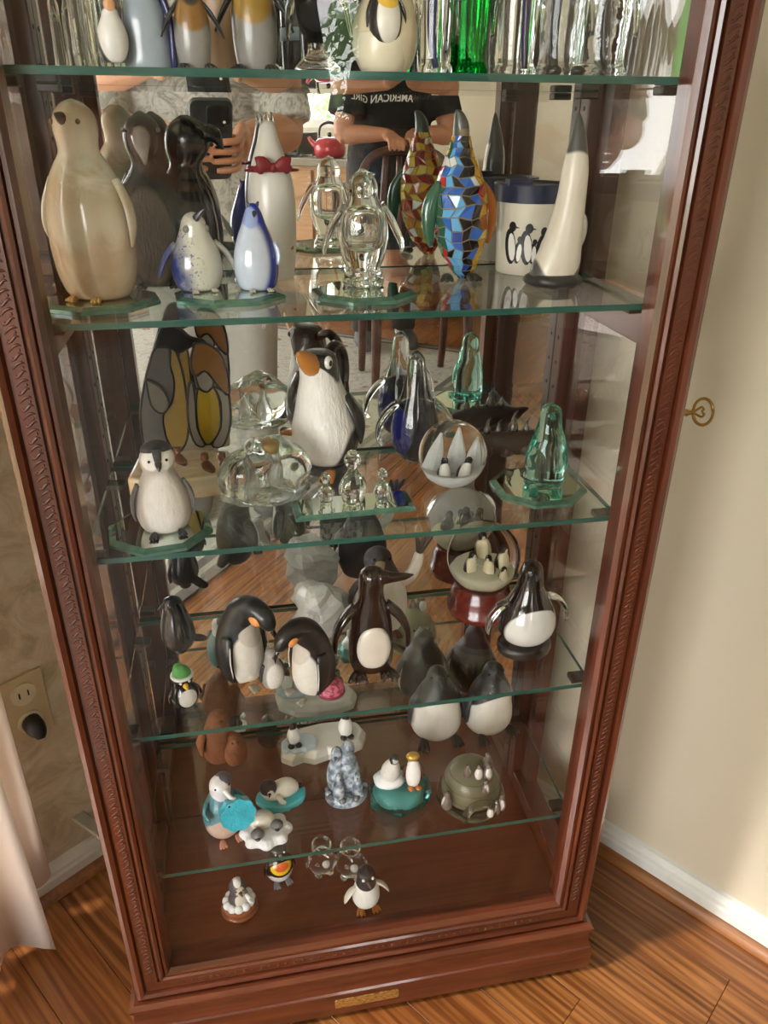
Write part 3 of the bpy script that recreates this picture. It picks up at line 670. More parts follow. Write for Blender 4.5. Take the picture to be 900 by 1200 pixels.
def mosaic(T, prof, k, rows, cols, rnd):
    fine = cr(prof, 8); N = len(fine)-1
    def surf(u, v):
        t = v*N; i = min(int(t), N-1); f = t-i; a = [p*(1-f)+q*f for p, q in zip(fine[i], fine[i+1])]; an = 2*PI*u
        return Vector(((a[3]+a[1]*math.cos(an))*k, (a[4]+a[2]*math.sin(an))*k, a[0]*k)), Vector((math.cos(an), math.sin(an), 0.15)).normalized()
    G = {}
    for i in range(rows+1):
        for j in range(cols):
            ju = rnd.uniform(-.30, .30)/cols; jv = rnd.uniform(-.30, .30)/rows if 0 < i < rows else 0
            G[i, j] = ((j+(0.5 if i % 2 else 0))/cols+ju, i/rows+jv)
    for i in range(rows):
        for j in range(cols):
            q = [list(G[i, j]), list(G[i, (j+1) % cols]), list(G[i+1, (j+1) % cols]), list(G[i+1, j])]
            for c in q:
                while c[0]-q[0][0] > .5: c[0] -= 1
                while c[0]-q[0][0] < -.5: c[0] += 1
            cu = sum(c[0] for c in q)/4; cv = sum(c[1] for c in q)/4
            lo, hi = [], []
            for u_, v_ in q:
                p, nn = surf(cu+(u_-cu)*.88, cv+(v_-cv)*.88); lo.append(tuple(p-nn*0.0010)); hi.append(tuple(p+nn*0.0004))
            v = lo+hi; f = [(3, 2, 1, 0), (4, 5, 6, 7)]+[(a, (a+1) % 4, 4+(a+1) % 4, 4+a) for a in range(4)]
            a = (cu % 1.0)   # 0.75 faces the door
            if .70 < a < .86: ch = rnd.choices(['black', 'navy', 'blue', 'white'], [10, 2, 2, 1])[0]
            elif .58 < a <= .70: ch = rnd.choices(['sky', 'blue', 'navy', 'white', 'black'], [7, 4, 1, 1, 1])[0]
            elif .86 <= a < .98: ch = rnd.choices(['gold', 'amber', 'yellow', 'scarlet'], [6, 3, 2, 1])[0]
            elif .5 < a <= .58: ch = rnd.choices(['green', 'scarlet', 'gold', 'white'], [5, 2, 2, 1])[0]
            else: ch = rnd.choices(['red', 'amber', 'yellow', 'gold', 'white'], [6, 4, 3, 2, 1])[0]
            ob('tile', (v, f), PAL[ch], T, False)
mosaic(T, MP, h, 17, 17, random.Random(3))
ob('flipper', sweep([(-.15, -.03, .60, .02, .03), (-.20, -.04, .48, .05, .03), (-.215, -.05, .34, .045, .025), (-.20, -.06, .22, .015, .01)], (0, 1, 0), 10, 4, h), PAL['green'], T)
ob('flipper', sweep([(.14, .03, .60, .02, .03), (.20, .03, .48, .05, .03), (.215, .03, .34, .045, .025), (.20, .02, .22, .015, .01)], (0, 1, 0), 10, 4, h), PAL['amber'], T)
foot(T, h, .08, -.04, .09, mat('mosaic_feet', '#2b2f28', 0.3)); 

# lidded mug with a printed row of penguins
T = put('travel_mug', 'white mug with navy rim, printed penguins and a loop handle', 'mug', 0.203, 0.194, S2, 0.0)
R = 0.0375; mh = 0.088
CRM = mat('mug_cream', '#cfc8b6', 0.25, coat=0.3); NVY = mat('navy_plastic', '#1f2740', 0.35, coat=0.2)
ob('body', lathe([(0, 0), (R*.84, 0), (R*.86, .002), (R*.97, mh*.84), (R*.97, mh*.845), (R*.93, mh*.845), (R*.82, .006), (0, .006)], 48), CRM, T, True, angle=0.6)
ob('rim_band', lathe([(R*.94, mh*.80), (R*1.0, mh*.80), (R*1.05, mh*.985), (R*1.03, mh), (R*.96, mh), (R*.94, mh*.97)], 48), NVY, T, True, angle=0.6)
ob('lid', lathe([(0, mh*.955), (R*.95, mh*.955), (R*.95, mh*.99), (R*.88, mh*1.0), (R*.86, mh*.975), (0, mh*.97)], 40), mat('lid_dark', '#16171c', 0.4), T, True, angle=0.6)
ob('lid_tab', xf(box(-.012, .012, -.007, .007, 0, .006), (-.022, -.018, mh*.985)), NVY, T, False)
hd = [(R*.93, 0, mh*.70, .0045), (R*1.25, 0, mh*.70, .0045), (R*1.5, 0, mh*.60, .0045), (R*1.55, 0, mh*.45, .0045), (R*1.42, 0, mh*.28, .0045), (R*1.1, 0, mh*.20, .0045), (R*.90, 0, mh*.19, .0045)]
ob('handle', xf(sweep(hd, (0, 1, 0), 12, 4), (0, 0, 0), (0, 0, -0.12)), WHT, T)
def on_mug(poly, lift):
    """wrap a flat polygon (angle-metres, z) on the mug's side"""
    v, f = [], []
    for lf in (0.0, lift):
        for x, z in poly:
            a = -PI/2+x/R; rr = R*(.86+.11*min(z/(mh*.84), 1))+0.0001+lf; v.append((rr*math.cos(a), rr*math.sin(a), z))
    n = len(poly); f = [tuple(range(n-1, -1, -1)), tuple(range(n, 2*n))]+[(i, (i+1) % n, n+(i+1) % n, n+i) for i in range(n)]; return v, f
def ell(cx, cz, ax, az, n=14, tilt=0.0): return [(cx+ax*math.cos(2*PI*k/n)*math.cos(tilt)-az*math.sin(2*PI*k/n)*math.sin(tilt), cz+ax*math.cos(2*PI*k/n)*math.sin(tilt)+az*math.sin(2*PI*k/n)*math.cos(tilt)) for k in range(n)]
INK = mat('print_black', '#191a1f', 0.35)
bl, wh = [], []
for px, s_, tl in ((-.034, 1.7, .1), (-.024, 1.1, -.1), (-.015, 1.65, .12), (-.007, 1.0, 0), (.002, 1.5, -.12), (.012, 1.2, .1), (.022, 1.5, -.05), (.032, 1.2, .1)):
    zc = .014+.0085*s_
    bl.append(on_mug(ell(px, zc, .0042*s_, .0105*s_, 14, tl), .0002)); bl.append(on_mug(ell(px+.0012*s_, zc+.0115*s_, .0026*s_, .0030*s_), .0002))
    bl.append(on_mug([(px+.002*s_, zc+.0125*s_), (px+.0065*s_, zc+.0110*s_), (px+.002*s_, zc+.0105*s_)], .0002))
    wh.append(on_mug(ell(px+.0012*s_, zc-.0005, .0026*s_, .0082*s_, 12, tl), .00035))
ob('penguin_print', join(*bl), INK, T, False); ob('belly_print', join(*wh), WHT, T, False)

# horn penguin
T = put('horn_penguin', 'tapering white horn penguin with dark grey pointed tip and base', 'penguin figurine', 0.2035, 0.118, S2, 0.0)
h = 0.152
def horn():
    s = NT('horn'); v = s.coord('Object'); sp = s.n('ShaderNodeSeparateXYZ'); s.l(v, sp.inputs[0]); n = s.noise(s.coord('Object', (60, 60, 14)), 1.5, 3)
    x, y, z = sp.outputs
    U = s.math('MULTIPLY', s.math('SUBTRACT', x, s.math('MULTIPLY', z, 0.075)), 1/0.026); V = s.math('MULTIPLY', s.math('SUBTRACT', z, 0.062), 1/0.058)
    e = s.math('ADD', s.math('MULTIPLY', U, U), s.math('MULTIPLY', s.math('POWER', s.math('ABSOLUTE', V), 3.0), 1.0))
    mr = s.n('ShaderNodeMapRange', interpolation_type='SMOOTHSTEP'); s.l(e, mr.inputs[0]); mr.inputs[1].default_value = .9; mr.inputs[2].default_value = 1.08; mr.inputs[3].default_value = 1; mr.inputs[4].default_value = 0
    f = s.math('MULTIPLY', mr.outputs[0], s.math('LESS_THAN', y, 0.006))
    s.bsdf(s.mix(f, s.mix(n, rgb('#2f2d2e'), rgb('#565250')), s.mix(n, rgb('#cbbda9'), rgb('#e6e0d4'))), 0.35, 0, 0.2); return s.m
ob('body', rings([(0, .13, .11, .0, 0), (.05, .155, .12, 0, 0), (.12, .16, .12, .01, 0), (.25, .13, .11, .035, 0), (.4, .105, .095, .055, 0), (.55, .09, .082, .068, 0), (.68, .082, .075, .072, 0), (.78, .066, .06, .072, 0), (.88, .045, .042, .068, 0), (.96, .022, .022, .06, 0), (1, .004, .004, .055, 0)], 28, 4, h), horn(), T)
ob('stand', lumpy(rings([(0, .17, .15), (.03, .19, .17), (.07, .15, .14), (.09, .01, .01)], 24, 3, h), 0.003, 90), DGRY, T)

# ================================================================== third shelf
# leaded-glass pair on a stone slab
T = put('stained_glass_penguins', 'leaded stained glass penguin and chick with amber panes on a cream stone slab', 'penguin figurine', -0.187, 0.175, S3, 0.0)
SLB = NT('cream_stone'); _v = SLB.coord('Object'); SLB.bsdf(SLB.ramp(SLB.noise(_v, 30, 4, 0.6, 1.0), [(0.3, rgb('#c9a878')), (0.5, rgb('#dccdb0')), (0.7, rgb('#e6dcc6'))]), 0.2, 0, 0.4); SLB = SLB.m
bevel(ob('stone_slab', prism([(-.047, -.028), (-.03, -.040), (.03, -.042), (.056, -.036), (.060, .030), (.02, .042), (-.04, .036)], 0, .024, 0.0), SLB, T, False), 0.004, 3)
LEAD = mat('lead_came', '#2a2724', 0.35, 0.6); 
def cath(name, c): 
    s = NT(name); v = s.coord('Object'); n = s.noise(v, 120, 3, 0.6, 0.8)
    g = s.n('ShaderNodeBsdfGlass'); g.inputs['IOR'].default_value = 1.2; g.inputs['Roughness'].default_value = 0.12; s.l(s.mix(n, tuple(x*.7 for x in c[:3])+(1,), c), g.inputs[0])
    d = s.n('ShaderNodeBsdfDiffuse'); s.l(s.mix(n, tuple(x*.6 for x in c[:3])+(1,), c), d.inputs[0]); tl = s.n('ShaderNodeBsdfTranslucent'); tl.inputs[0].default_value = c
    m1 = s.n('ShaderNodeMixShader'); m1.inputs[0].default_value = 0.5; s.l(d.outputs[0], m1.inputs[1]); s.l(tl.outputs[0], m1.inputs[2])
    m2 = s.n('ShaderNodeMixShader'); m2.inputs[0].default_value = 0.5; s.l(g.outputs[0], m2.inputs[1]); s.l(m1.outputs[0], m2.inputs[2]); s.l(m2.outputs[0], s.out.inputs[0]); return s.m
AMB = cath('amber_pane', rgb('#e3c878')); GRP = cath('grey_pane', rgb('#a5a29e')); YLP = cath('yellow_pane', rgb('#e2c94e')); BRP = cath('brown_pane', rgb('#bb9058')); CLP = cath('pale_pane', rgb('#cfcabc')); BKP = cath('black_pane', rgb('#232326'))
def pane(o2, y, m, name='pane'):
    o2 = [p[:2] for p in cr([(a, b) for a, b in o2]+[o2[0]], 3)][:-1]
    ob(name, slab(o2, y-.0015, y+.0015), m, T, False)
    ob('lead_line', sweep([(a, y, b, .0016, .0022) for a, b in o2]+[(o2[0][0], y, o2[0][1], .0016, .0022)], (0, 1, 0), 6, 1), LEAD, T)
pane([(-0.0276, .0267), (-.0301, .0544), (-.0281, .0827), (-.021, .110), (-.0132, .132), (-.0048, .1490), (.0092, .1490), (.0076, .131), (.0098, .1128), (.0046, .0901), (-.0057, .0766), (-.0059, .0527), (-.001, .0300)], 0.012, GRP)
pane([(0.0092, 0.1490), (0.0144, 0.1456), (0.0189, 0.1259), (0.0202, 0.0985), (0.0192, 0.0655), (0.0131, 0.0416), (0.0003, 0.0306), (-0.0059, 0.0527), (-0.0057, 0.0766), (0.0046, 0.0901), (0.0098, 0.1128), (0.0076, 0.131)], 0.012, AMB)
pane([(-.0048, .1500), (.0028, .1669), (.0116, .1716), (.0219, .1678), (.0309, .1588), (.0454, .1539), (.0298, .1493), (.0183, .1437), (.0092, .1490)], 0.012, BKP, 'head_pane')
pane([(-.018, .118), (-.004, .108), (.002, .092), (-.006, .080), (-.016, .090)], 0.0085, CLP)
CHK = [(0.0358, 0.1586), (0.0459, 0.1582), (0.0585, 0.1489), (0.0653, 0.1281), (0.0649, 0.1034), (0.056, .112), (.050, .1215), (.043, .1300), (.0335, .1250), (0.0304, 0.1387)]
pane(CHK, -0.012, BRP)
pane([(.0335, .1250), (.043, .1300), (.050, .1215), (.0490, .1130), (.0430, .1080), (.0360, .1130)], -0.012, CLP, 'face_pane')
pane([(0.0345, 0.112), (.0430, .1075), (0.0500, 0.1120), (0.0547, 0.0965), (0.0531, 0.0682), (0.0426, 0.0513), (0.0355, 0.0518), (0.0302, 0.0696), (0.0313, 0.0979)], -0.012, YLP, 'belly_pane')
pane([(.0649, .1034), (.0649, .0818), (.0615, .0628), (.053, .0467), (.0426, .0490), (.0535, .068), (.0560, .0965), (.052, .112)], -0.012, CLP, 'wing_pane')
pane([(.0300, .118), (.0264, .1165), (.0222, .0937), (.0215, .0702), (.0265, .0505), (.0355, .0495), (.0295, .069), (.0303, .098)], -0.012, CLP, 'wing_pane')
for fx, fy in ((-.016, .010), (.004, .010), (.034, -.014), (.052, -.014)): ob('foot', sweep([(fx, fy, .040, .004), (fx, fy-.001, .030, .005), (fx+.004, fy-.010, .027, .007, .003), (fx+.008, fy-.017, .0260, .003, .002)], (0, 0.3, 1), 10, 3), mat('copper_foot', '#7a5236', 0.35, 0.5), T)

# fluffy chick
T = put('penguin_chick', 'fluffy white penguin chick with black cap on a coaster at front left', 'penguin figurine', -0.191, 0.066, S3+CH, 0.15)
h = 0.086
FUZ = tt('chick_down', '#b9b0a8', [('#dcd7d0', .0, .34, .22, .36, .10), ('#efece6', -.085, .86, .085, .10, .0), ('#efece6', .085, .86, .085, .10, .0)], h, 0.7, 0, 0.5, 240, 0.3, (1, 1, .4))
ob('body', rings([(0, .18, .17), (.03, .25, .22), (.18, .30, .27), (.36, .29, .265), (.52, .245, .23), (.64, .19, .185), (.71, .165, .165), (.80, .185, .175, 0, -.01), (.89, .18, .165, 0, -.015), (.96, .12, .115, 0, -.01), (1, .01, .01, 0, -.01)], 28, 4, h), FUZ, T)
ob('cap', xf(ball((0, 0, 0), (.165, .16, .10), 18, h), (0, .02*h, .93*h)), DGRY, T); ob('cap_stripe', sweep([(0, -.12, .99, .05, .02), (0, -.178, .93, .045, .02), (0, -.187, .86, .035, .02)], (0, 1, 0), 10, 3, h), DGRY, T)
beak(T, h, (0, -.17, .84), (0, -.25, .78), .05, BLK); eyes(T, h, .09, -.165, .87, .017)
flipper(T, h, [(.24, -.02, .56, .05, .03), (.31, -.03, .42, .075, .025), (.33, -.05, .26, .06, .02), (.31, -.06, .15, .02, .01)], GRY)
foot(T, h, .14, -.2, .10, DGRY)

# clear iceberg paperweight
T = put('iceberg_paperweight', 'clear glass iceberg paperweight with penguins engraved inside, before the black pitcher', 'paperweight', -0.092, 0.128, S3, 0.1)
ice = rings([(0, .020, .016), (.003, .034, .026), (.014, .046, .031), (.026, .050, .033), (.036, .048, .032, .001), (.048, .040, .027, .003), (.058, .029, .020, .005), (.066, .017, .012, .006), (.070, .001, .001, .006)], 40, 5)
ob('glass_body', lumpy(ice, 0.006, 45, 2), CLR, T)
ETCH = mat('etched_white', '#c9ccc9', 0.6)
for x, y, s_ in ((-.012, .004, .036), (.010, .008, .042)):
    ob('engraved_penguin', xf(rings([(0, .16, .05), (.2, .2, .06), (.45, .18, .06), (.65, .12, .05), (.78, .10, .05), (.92, .08, .04), (1, .01, .01)], 14, 3, s_), (x, y, .008)), FROST, T)
ob('engraved_head', ball((.008, .004, .050), (.006, .004, .004), 10), mat('ochre', '#a98a4c', 0.5), T)
ob('ice_rim', lumpy(rings([(.001, .040, .028), (.006, .047, .032), (.010, .044, .030), (.012, .02, .015)], 36, 2), 0.004, 120, 5), CLRW, T)

# black and white pitcher
T = put('penguin_pitcher', 'glazed penguin pitcher with white ribbed belly, upturned orange beak and black handle', 'pitcher', -0.0205, 0.190, S3, -0.62)
h = 0.146
PB = tt('pitcher_body', '#0e0b0b', [('#e2ded6', .0, .42, .255, .40, .05), ('#e2ded6', .0, .72, .15, .18, .03)], h, 0.34, 0.3, 1.0, 260, 0.06, (1, 1, .35))
ob('body', rings([(.06, .12, .12, 0, .04), (.09, .20, .19, 0, .03), (.2, .255, .235, 0, .02), (.34, .26, .24, 0, .01), (.48, .225, .21, 0, 0), (.62, .19, .18, 0, -.02), (.74, .155, .15, 0, -.04), (.84, .145, .145, 0, -.055), (.91, .135, .14, 0, -.065), (.955, .10, .11, 0, -.075), (.97, .02, .02, 0, -.08)], 32, 4, h), PB, T)
ob('beak', sweep([(0, -.13, .86, .085, .09), (0, -.20, .91, .075, .075), (0, -.28, .97, .05, .045), (0, -.345, 1.01, .012, .01)], (1, 0, 0), 14, 4, h), mat('pitcher_orange', '#b9752a', 0.25, coat=0.4), T)
for s_ in (-1, 1): e_ = ob('eye', ball((s_*.115, -.115, .90), (.03, .045, .05), 12, h), WHT, T); ob('pupil', ball((s_*.138, -.125, .90), (.012, .02, .024), 10, h), EYE, e_)
ob('handle', sweep([(0, .06, .88, .035, .045), (0, .20, .94, .035, .045), (0, .31, .86, .035, .045), (0, .345, .70, .035, .045), (0, .30, .54, .035, .045), (0, .21, .44, .035, .045)], (1, 0, 0), 12, 5, h), BLK, T)
flipper(T, h, [(.17, .03, .62, .05, .03), (.25, .05, .50, .075, .03), (.285, .06, .36, .065, .025), (.28, .07, .24, .02, .01)], BLK)
foot(T, h, .115, -.12, .13, mat('pitcher_orange', '#b9752a'), 0.3)
for s_ in (-1, 1): ob('claw', ball((s_*.14, -.265, .03), (.045, .03, .028), 10, h), BLK, T)
ob('foot_ring', lathe([(0, 0), (.17, 0), (.19, .03), (.16, .075), (0, .08)], 28, 1, h), BLK, T)

# three tiny crystal penguins
for (x, y, hh, lb) in ((-.0315, .090, .034, 'tiny crystal penguin at the left end of the rectangular coaster'), (-.004, .086, .058, 'tall crystal penguin in the middle of the rectangular coaster'), (.027, .087, .036, 'tiny crystal penguin at the right end of the rectangular coaster')):
    T = put('crystal_penguin', lb, 'penguin figurine', x, y, S3+CH, 0.2)
    ob('body', rings([(0, .14, .13), (.05, .19, .17), (.25, .225, .2), (.42, .20, .18), (.56, .13, .12), (.63, .085, .085), (.68, .085, .085), (.75, .135, .13), (.83, .15, .145), (.91, .12, .12), (.95, .01, .01)], 12, 2, hh), CLR, T, False)
    ob('head_cut', ball((0, 0, .94), (.10, .10, .07), 8, hh), CLR, T, False); beak(T, hh, (0, -.12, .83), (.06, -.26, .83), .04, CLR)
    flipper(T, hh, [(.16, 0, .5, .05, .03), (.23, 0, .35, .05, .03), (.25, -.01, .2, .02, .01)], CLR)

# cobalt-cored glass penguin
T = put('glass_penguin', 'long necked clear glass penguin with dark cobalt blue core and curled wings', 'penguin figurine', 0.086, 0.196, S3, 0.0)
h = 0.132
ob('body', rings([(0, .06, .06), (.02, .10, .10), (.08, .16, .15), (.2, .205, .19), (.34, .21, .195), (.48, .18, .165), (.62, .13, .125), (.76, .095, .095), (.88, .075, .08), (.95, .06, .065), (1, .01, .01)], 32, 4, h), CLR, T)
ob('core', rings([(.05, .01, .01), (.08, .09, .085), (.2, .165, .15), (.36, .17, .155), (.5, .13, .12), (.57, .06, .055), (.59, .005, .005)], 24, 3, h), tt('cobalt_core_glaze', '#06122a', [('#0e1c78', -.17, .26, .09, .28, .2)], h, 0.1, 0.6, 0, 60, 0.6), T)
flipper(T, h, [(.15, 0, .56, .04, .03), (.24, 0, .48, .06, .03), (.315, 0, .36, .06, .03), (.33, -.01, .24, .05, .025), (.29, -.02, .17, .015, .01)], CLR)
beak(T, h, (0, -.05, .95), (-.03, -.13, .98), .035, CLR)

# round paperweight with two penguins in the snow
T = put('globe_paperweight', 'solid round glass paperweight with two penguins among white snow peaks', 'paperweight', 0.111, 0.122, S3, 0.0)
r = 0.0372
ob('glass_ball', rings([(r-r*math.cos(PI*i/16), max(r*math.sin(PI*i/16), .0008), max(r*math.sin(PI*i/16), .0008)) for i in range(17)], 40, 2), glass('ball_glass', (1, 1, 1, 1), 0.0, 1.12), T)
WP = mat('snow_peak', '#dfe3e4', 0.6, bump=0.5, bscale=400, var=0.12)
ob('snow_bowl', lumpy(rings([(.004, .008, .008), (.007, .021, .020), (.014, .029, .027), (.020, .031, .029), (.021, .026, .024), (.015, .005, .005)], 28, 3), 0.002, 150, 1), WP, T)
for k, (x0, z0, x1, z1, wd) in enumerate(((-.018, .016, -.010, .056, .010), (.006, .016, .008, .060, .010), (.022, .018, .026, .048, .008))):
    ob('snow_peak', sweep([(x0, .010, z0, wd, .006), ((x0+x1)/2, .009, (z0+z1)/2, wd*.8, .005), (x1, .008, z1, wd*.12, .002)], (0, 1, 0), 8, 2), WP, T, False)
for x, s_, tl in ((-.010, .026, .0), (.007, .026, .35)):
    g_ = ob('penguin', xf(rings(STD, 14, 2, s_), (x, -.008, .012), (0, tl, 0)), tt('tiny_white_%d' % (x*1000), '#161616', [('#f0f0ee', 0, .36, .23, .42, .06)], s_, 0.4, 0.1), T)
    
# driftwood with metal penguins
T = put('driftwood_penguins', 'knotty dark driftwood piece with tiny metal penguins standing along its top', 'figurine', 0.202, 0.196, S3, -0.05)
DRW = wood_mat('driftwood', rgb('#170e0a'), rgb('#43301f'), 0, 0.6, 0.05, 1.0, 0.6)
ob('wood', lumpy(sweep([(-.045, 0, .012, .003), (-.038, 0, .014, .012), (-.02, 0, .015, .014), (.005, -.002, .016, .015), (.025, 0, .017, .013), (.038, .002, .018, .008), (.048, .004, .022, .005), (.054, .004, .024, .002)], (0, 1, 0), 16, 4), 0.005, 110, 3), DRW, T)
for x, z in ((-.030, .006), (-.005, .004), (.018, .006), (.034, .010)): ob('knot', lumpy(ball((x, -.008, z+.004), (.009, .009, .009), 12), .003, 150, x*100), DRW, T)
PEW = mat('pewter', '#6e6862', 0.25, 0.9)
for x, s_ in ((-.028, .016), (-.014, .014), (.004, .022), (.020, .015)):
    p_ = ob('metal_penguin', xf(rings(STD, 12, 2, s_), (x, -.001, .026)), PEW, T); ob('crest', sweep([(x, 0, .026+s_*.9, .002), (x+.002, 0, .026+s_*1.15, .0013), (x+.005, 0, .026+s_*1.35, .0004)], (0, 1, 0), 6, 2), BLK, p_)

# aqua glass penguin
T = put('glass_penguin', 'solid aqua green glass penguin on an octagonal coaster at the right end', 'penguin figurine', 0.2065, 0.092, S3+CH, -0.3)
h = 0.094
ob('body', lumpy(rings([(0, .16, .15), (.03, .22, .20), (.12, .225, .21), (.25, .225, .21), (.42, .215, .20), (.58, .185, .175), (.70, .15, .15), (.80, .125, .13), (.89, .12, .125), (.955, .09, .095), (1, .01, .01)], 28, 4, h), .0012, 80), AQUAG, T)
flipper(T, h, [(.17, -.04, .56, .03, .02), (.22, -.05, .40, .05, .02), (.22, -.07, .24, .015, .01)], AQUAG)
beak(T, h, (0, -.10, .90), (0, -.17, .86), .04, AQUAG); foot(T, h, .11, -.17, .10, AQUAG)
# ================================================================== fourth shelf
T = put('black_glass_penguin', 'glossy black glass penguin with flat tail behind the green hatted one', 'penguin figurine', -0.206, 0.166, S4, -1.1)
h = 0.080
ob('body', rings([(.06, .10, .10), (.12, .19, .18), (.25, .27, .24), (.4, .275, .24), (.58, .22, .2), (.74, .16, .155), (.85, .145, .145, 0, -.02), (.94, .115, .12, 0, -.04), (1, .01, .01, 0, -.04)], 28, 4, h), BLK, T)
beak(T, h, (0, -.14, .90), (0, -.27, .84), .05, BLK); flipper(T, h, [(.2, -.04, .62, .03, .03), (.28, -.06, .48, .06, .025), (.31, -.08, .32, .05, .02), (.30, -.09, .22, .015, .01)], BLK)
ob('tail', sweep([(0, .12, .22, .10, .06), (0, .26, .13, .11, .04), (0, .38, .08, .09, .03), (0, .43, .06, .02, .01)], (0, 0, 1), 12, 3, h), BLK, T)
ob('peg', lathe([(0, 0), (.09, 0), (.10, .02), (.06, .06), (.05, .12), (0, .12)], 18, 1, h), BLK, T)
eyes(T, h, .10, -.11, .90, .02, GRY); ob('silver_stripe', sweep([(-.10, -.225, .22, .008), (-.09, -.215, .5, .010), (-.06, -.17, .74, .010), (-.03, -.16, .88, .006)], (0, 1, 0), 6, 3, h), mat('silver_line', '#d8d8d8', 0.2, 0.8), T)  # pale strip stands in for the highlight along the black glass

T = put('hatted_penguin', 'tiny black and white penguin wearing a green knitted hat', 'penguin figurine', -0.1965, 0.068, S4, 0.35)
h = 0.046
ob('body', rings([(0, .2, .18), (.03, .26, .23), (.2, .33, .29), (.38, .32, .28), (.54, .24, .22), (.62, .21, .2), (.72, .24, .22), (.84, .22, .21), (.93, .15, .15), (1, .01, .01)], 24, 3, h), tt('hatted_body', '#121314', [('#d9d6d0', .02, .31, .22, .24, 0)], h, 0.25, 0.4), T)
HT = mat('hat_green', '#4f9a4a', 0.7, bump=0.4, bscale=500); hb_ = ob('hat', rings([(.86, .22, .21), (.95, .215, .205), (1.06, .18, .17, -.02), (1.17, .10, .10, -.06), (1.21, .005, .005, -.07)], 20, 3, h), HT, T)
ob('hat_brim', sweep([(.23*math.cos(2*PI*k/20), .22*math.sin(2*PI*k/20), .875, .045) for k in range(21)], (0, 0, 1), 8, 1, h), SNOW, hb_)
beak(T, h, (0, -.21, .70), (0, -.36, .66), .08, YEL); eyes(T, h, .10, -.195, .78, .035, WHT); foot(T, h, .14, -.2, .1, DGRY)
flipper(T, h, [(.25, 0, .5, .06, .04), (.36, -.02, .36, .08, .035), (.38, -.04, .2, .02, .015)], BLK)

def emperor(T, k, bend=1.0, white=True):
    """bowed emperor penguin, body swept along its spine (k = overall height)"""
    P = [(0, .04, 0, .13), (0, .05, .05, .19), (0, .06, .20, .245), (0, .065, .38, .25), (0, .05, .56, .225), (0, .02, .72, .185), (0, -.04, .85, .155), (0, -.13, .915, .130), (0, -.235, .905, .115), (0, -.32, .845, .10), (0, -.365, .775, .065), (0, -.38, .735, .02)]
    bm_ = tt('emperor_%d' % int(k*10000), '#101214', [('#d9d4cb', 0, .30, .23, .42, -.035), ('#c7beb2', 0, .62, .15, .14, -.05)], k, 0.4, 0.15, 0.35, 160, 0.08)
    ob('body', sweep([(x, y, z, r_, r_*.92) for x, y, z, r_ in P], (1, 0, 0), 28, 4, k), bm_, T)
    for s in (-1, 1): ob('cheek_patch', ball((s*.085, -.245, .86), (.035, .075, .055), 12, k, Matrix.Rotation(0.6, 3, 'X')), mat('emperor_orange', '#e0914a', 0.4), T)
    ob('beak', sweep([(0, -.365, .775, .035, .03), (0, -.42, .69, .022, .02), (0, -.425, .61, .005, .005)], (1, 0, 0), 10, 3, k), BLK, T)
    q = [(.20, .03, .62, .06, .028), (.255, .02, .48, .085, .028), (.265, .0, .30, .075, .022), (.25, -.03, .15, .02, .01)]
    f = sweep(q, (1, 0, 0), 12, 4, k); m = mat('emperor_black', '#101214', 0.4, coat=0.15); ob('flipper', f, m, T); ob('flipper', mirx(f), m, T)
    e = sweep([(.255, -.055, .56, .006), (.29, -.075, .40, .006), (.275, -.08, .22, .006)], (1, 0, 0), 6, 3, k); ob('wing_edge', e, WHT, T); ob('wing_edge', mirx(e), WHT, T)
    ob('tail', sweep([(0, .22, .16, .10, .05), (0, .32, .06, .09, .03), (0, .37, .015, .04, .012)], (0, 0, 1), 10, 3, k), m, T)
    foot(T, k, .10, -.14, .10, mat('emperor_foot', '#8b8577', 0.5))
    eyes(T, k, .085, -.30, .875, .014)
T = put('emperor_penguin', 'emperor penguin bowing over the grey chick at its feet', 'penguin figurine', -0.129, 0.100, S4, 0.85)
k = 0.112; emperor(T, k)
ob('brood_feathers', lumpy(ball((0, -.06, .14), (.15, .12, .12), 16, k), .002, 200), mat('cream_down', '#d9cfb6', 0.7, bump=0.4), T)
c_ = ob('chick', xf(rings(STD, 20, 3, .052), (0.006, -.034, 0), (0, 0, -.5)), tt('chick_grey', '#9b958e', [('#d6d2ca', 0, .32, .2, .34, 0)], .052, 0.6, 0, 0.4, 300, 0.2), T)
for s_ in (-1, 1): ob('chick_flipper', xf(sweep([(s_*.19, 0, .62, .06, .025), (s_*.27, -.02, .42, .08, .025), (s_*.28, -.05, .22, .02, .01)], (1, 0, 0), 10, 3, .052), (0.006, -.034, 0), (0, 0, -.5)), DGRY, c_)
ob('chick_beak', xf(sweep([(0, -.14, .84, .04), (0, -.24, .80, .008)], (1, 0, 0), 8, 2, .052), (0.006, -.034, 0), (0, 0, -.5)), DGRY, c_)
T = put('emperor_penguin', 'emperor penguin with broad black back bending towards the bowing one', 'penguin figurine', -0.059, 0.064, S4, -1.05)
emperor(T, 0.100)
T = put('pink_trinket', 'small pink patterned dome trinket behind the tail of the bending emperor', 'trinket', -0.036, 0.060, S4, 0.3)
PNK = NT('pink_pattern'); _v = PNK.coord('Object'); PNK.bsdf(PNK.ramp(PNK.noise(_v, 260, 2), [(0.42, rgb('#8e2f49')), (0.55, rgb('#c76a80'))]), 0.5); PNK = PNK.m
ob('dome', rings([(0, .012, .011), (.002, .0155, .014), (.008, .015, .0135), (.014, .010, .009), (.017, .001, .001)], 24, 3), PNK, T); ob('base_ring', lathe([(0, 0), (.0165, 0), (.0165, .002), (0, .002)], 24), mat('pink_rim', '#7a3044', 0.4), T)

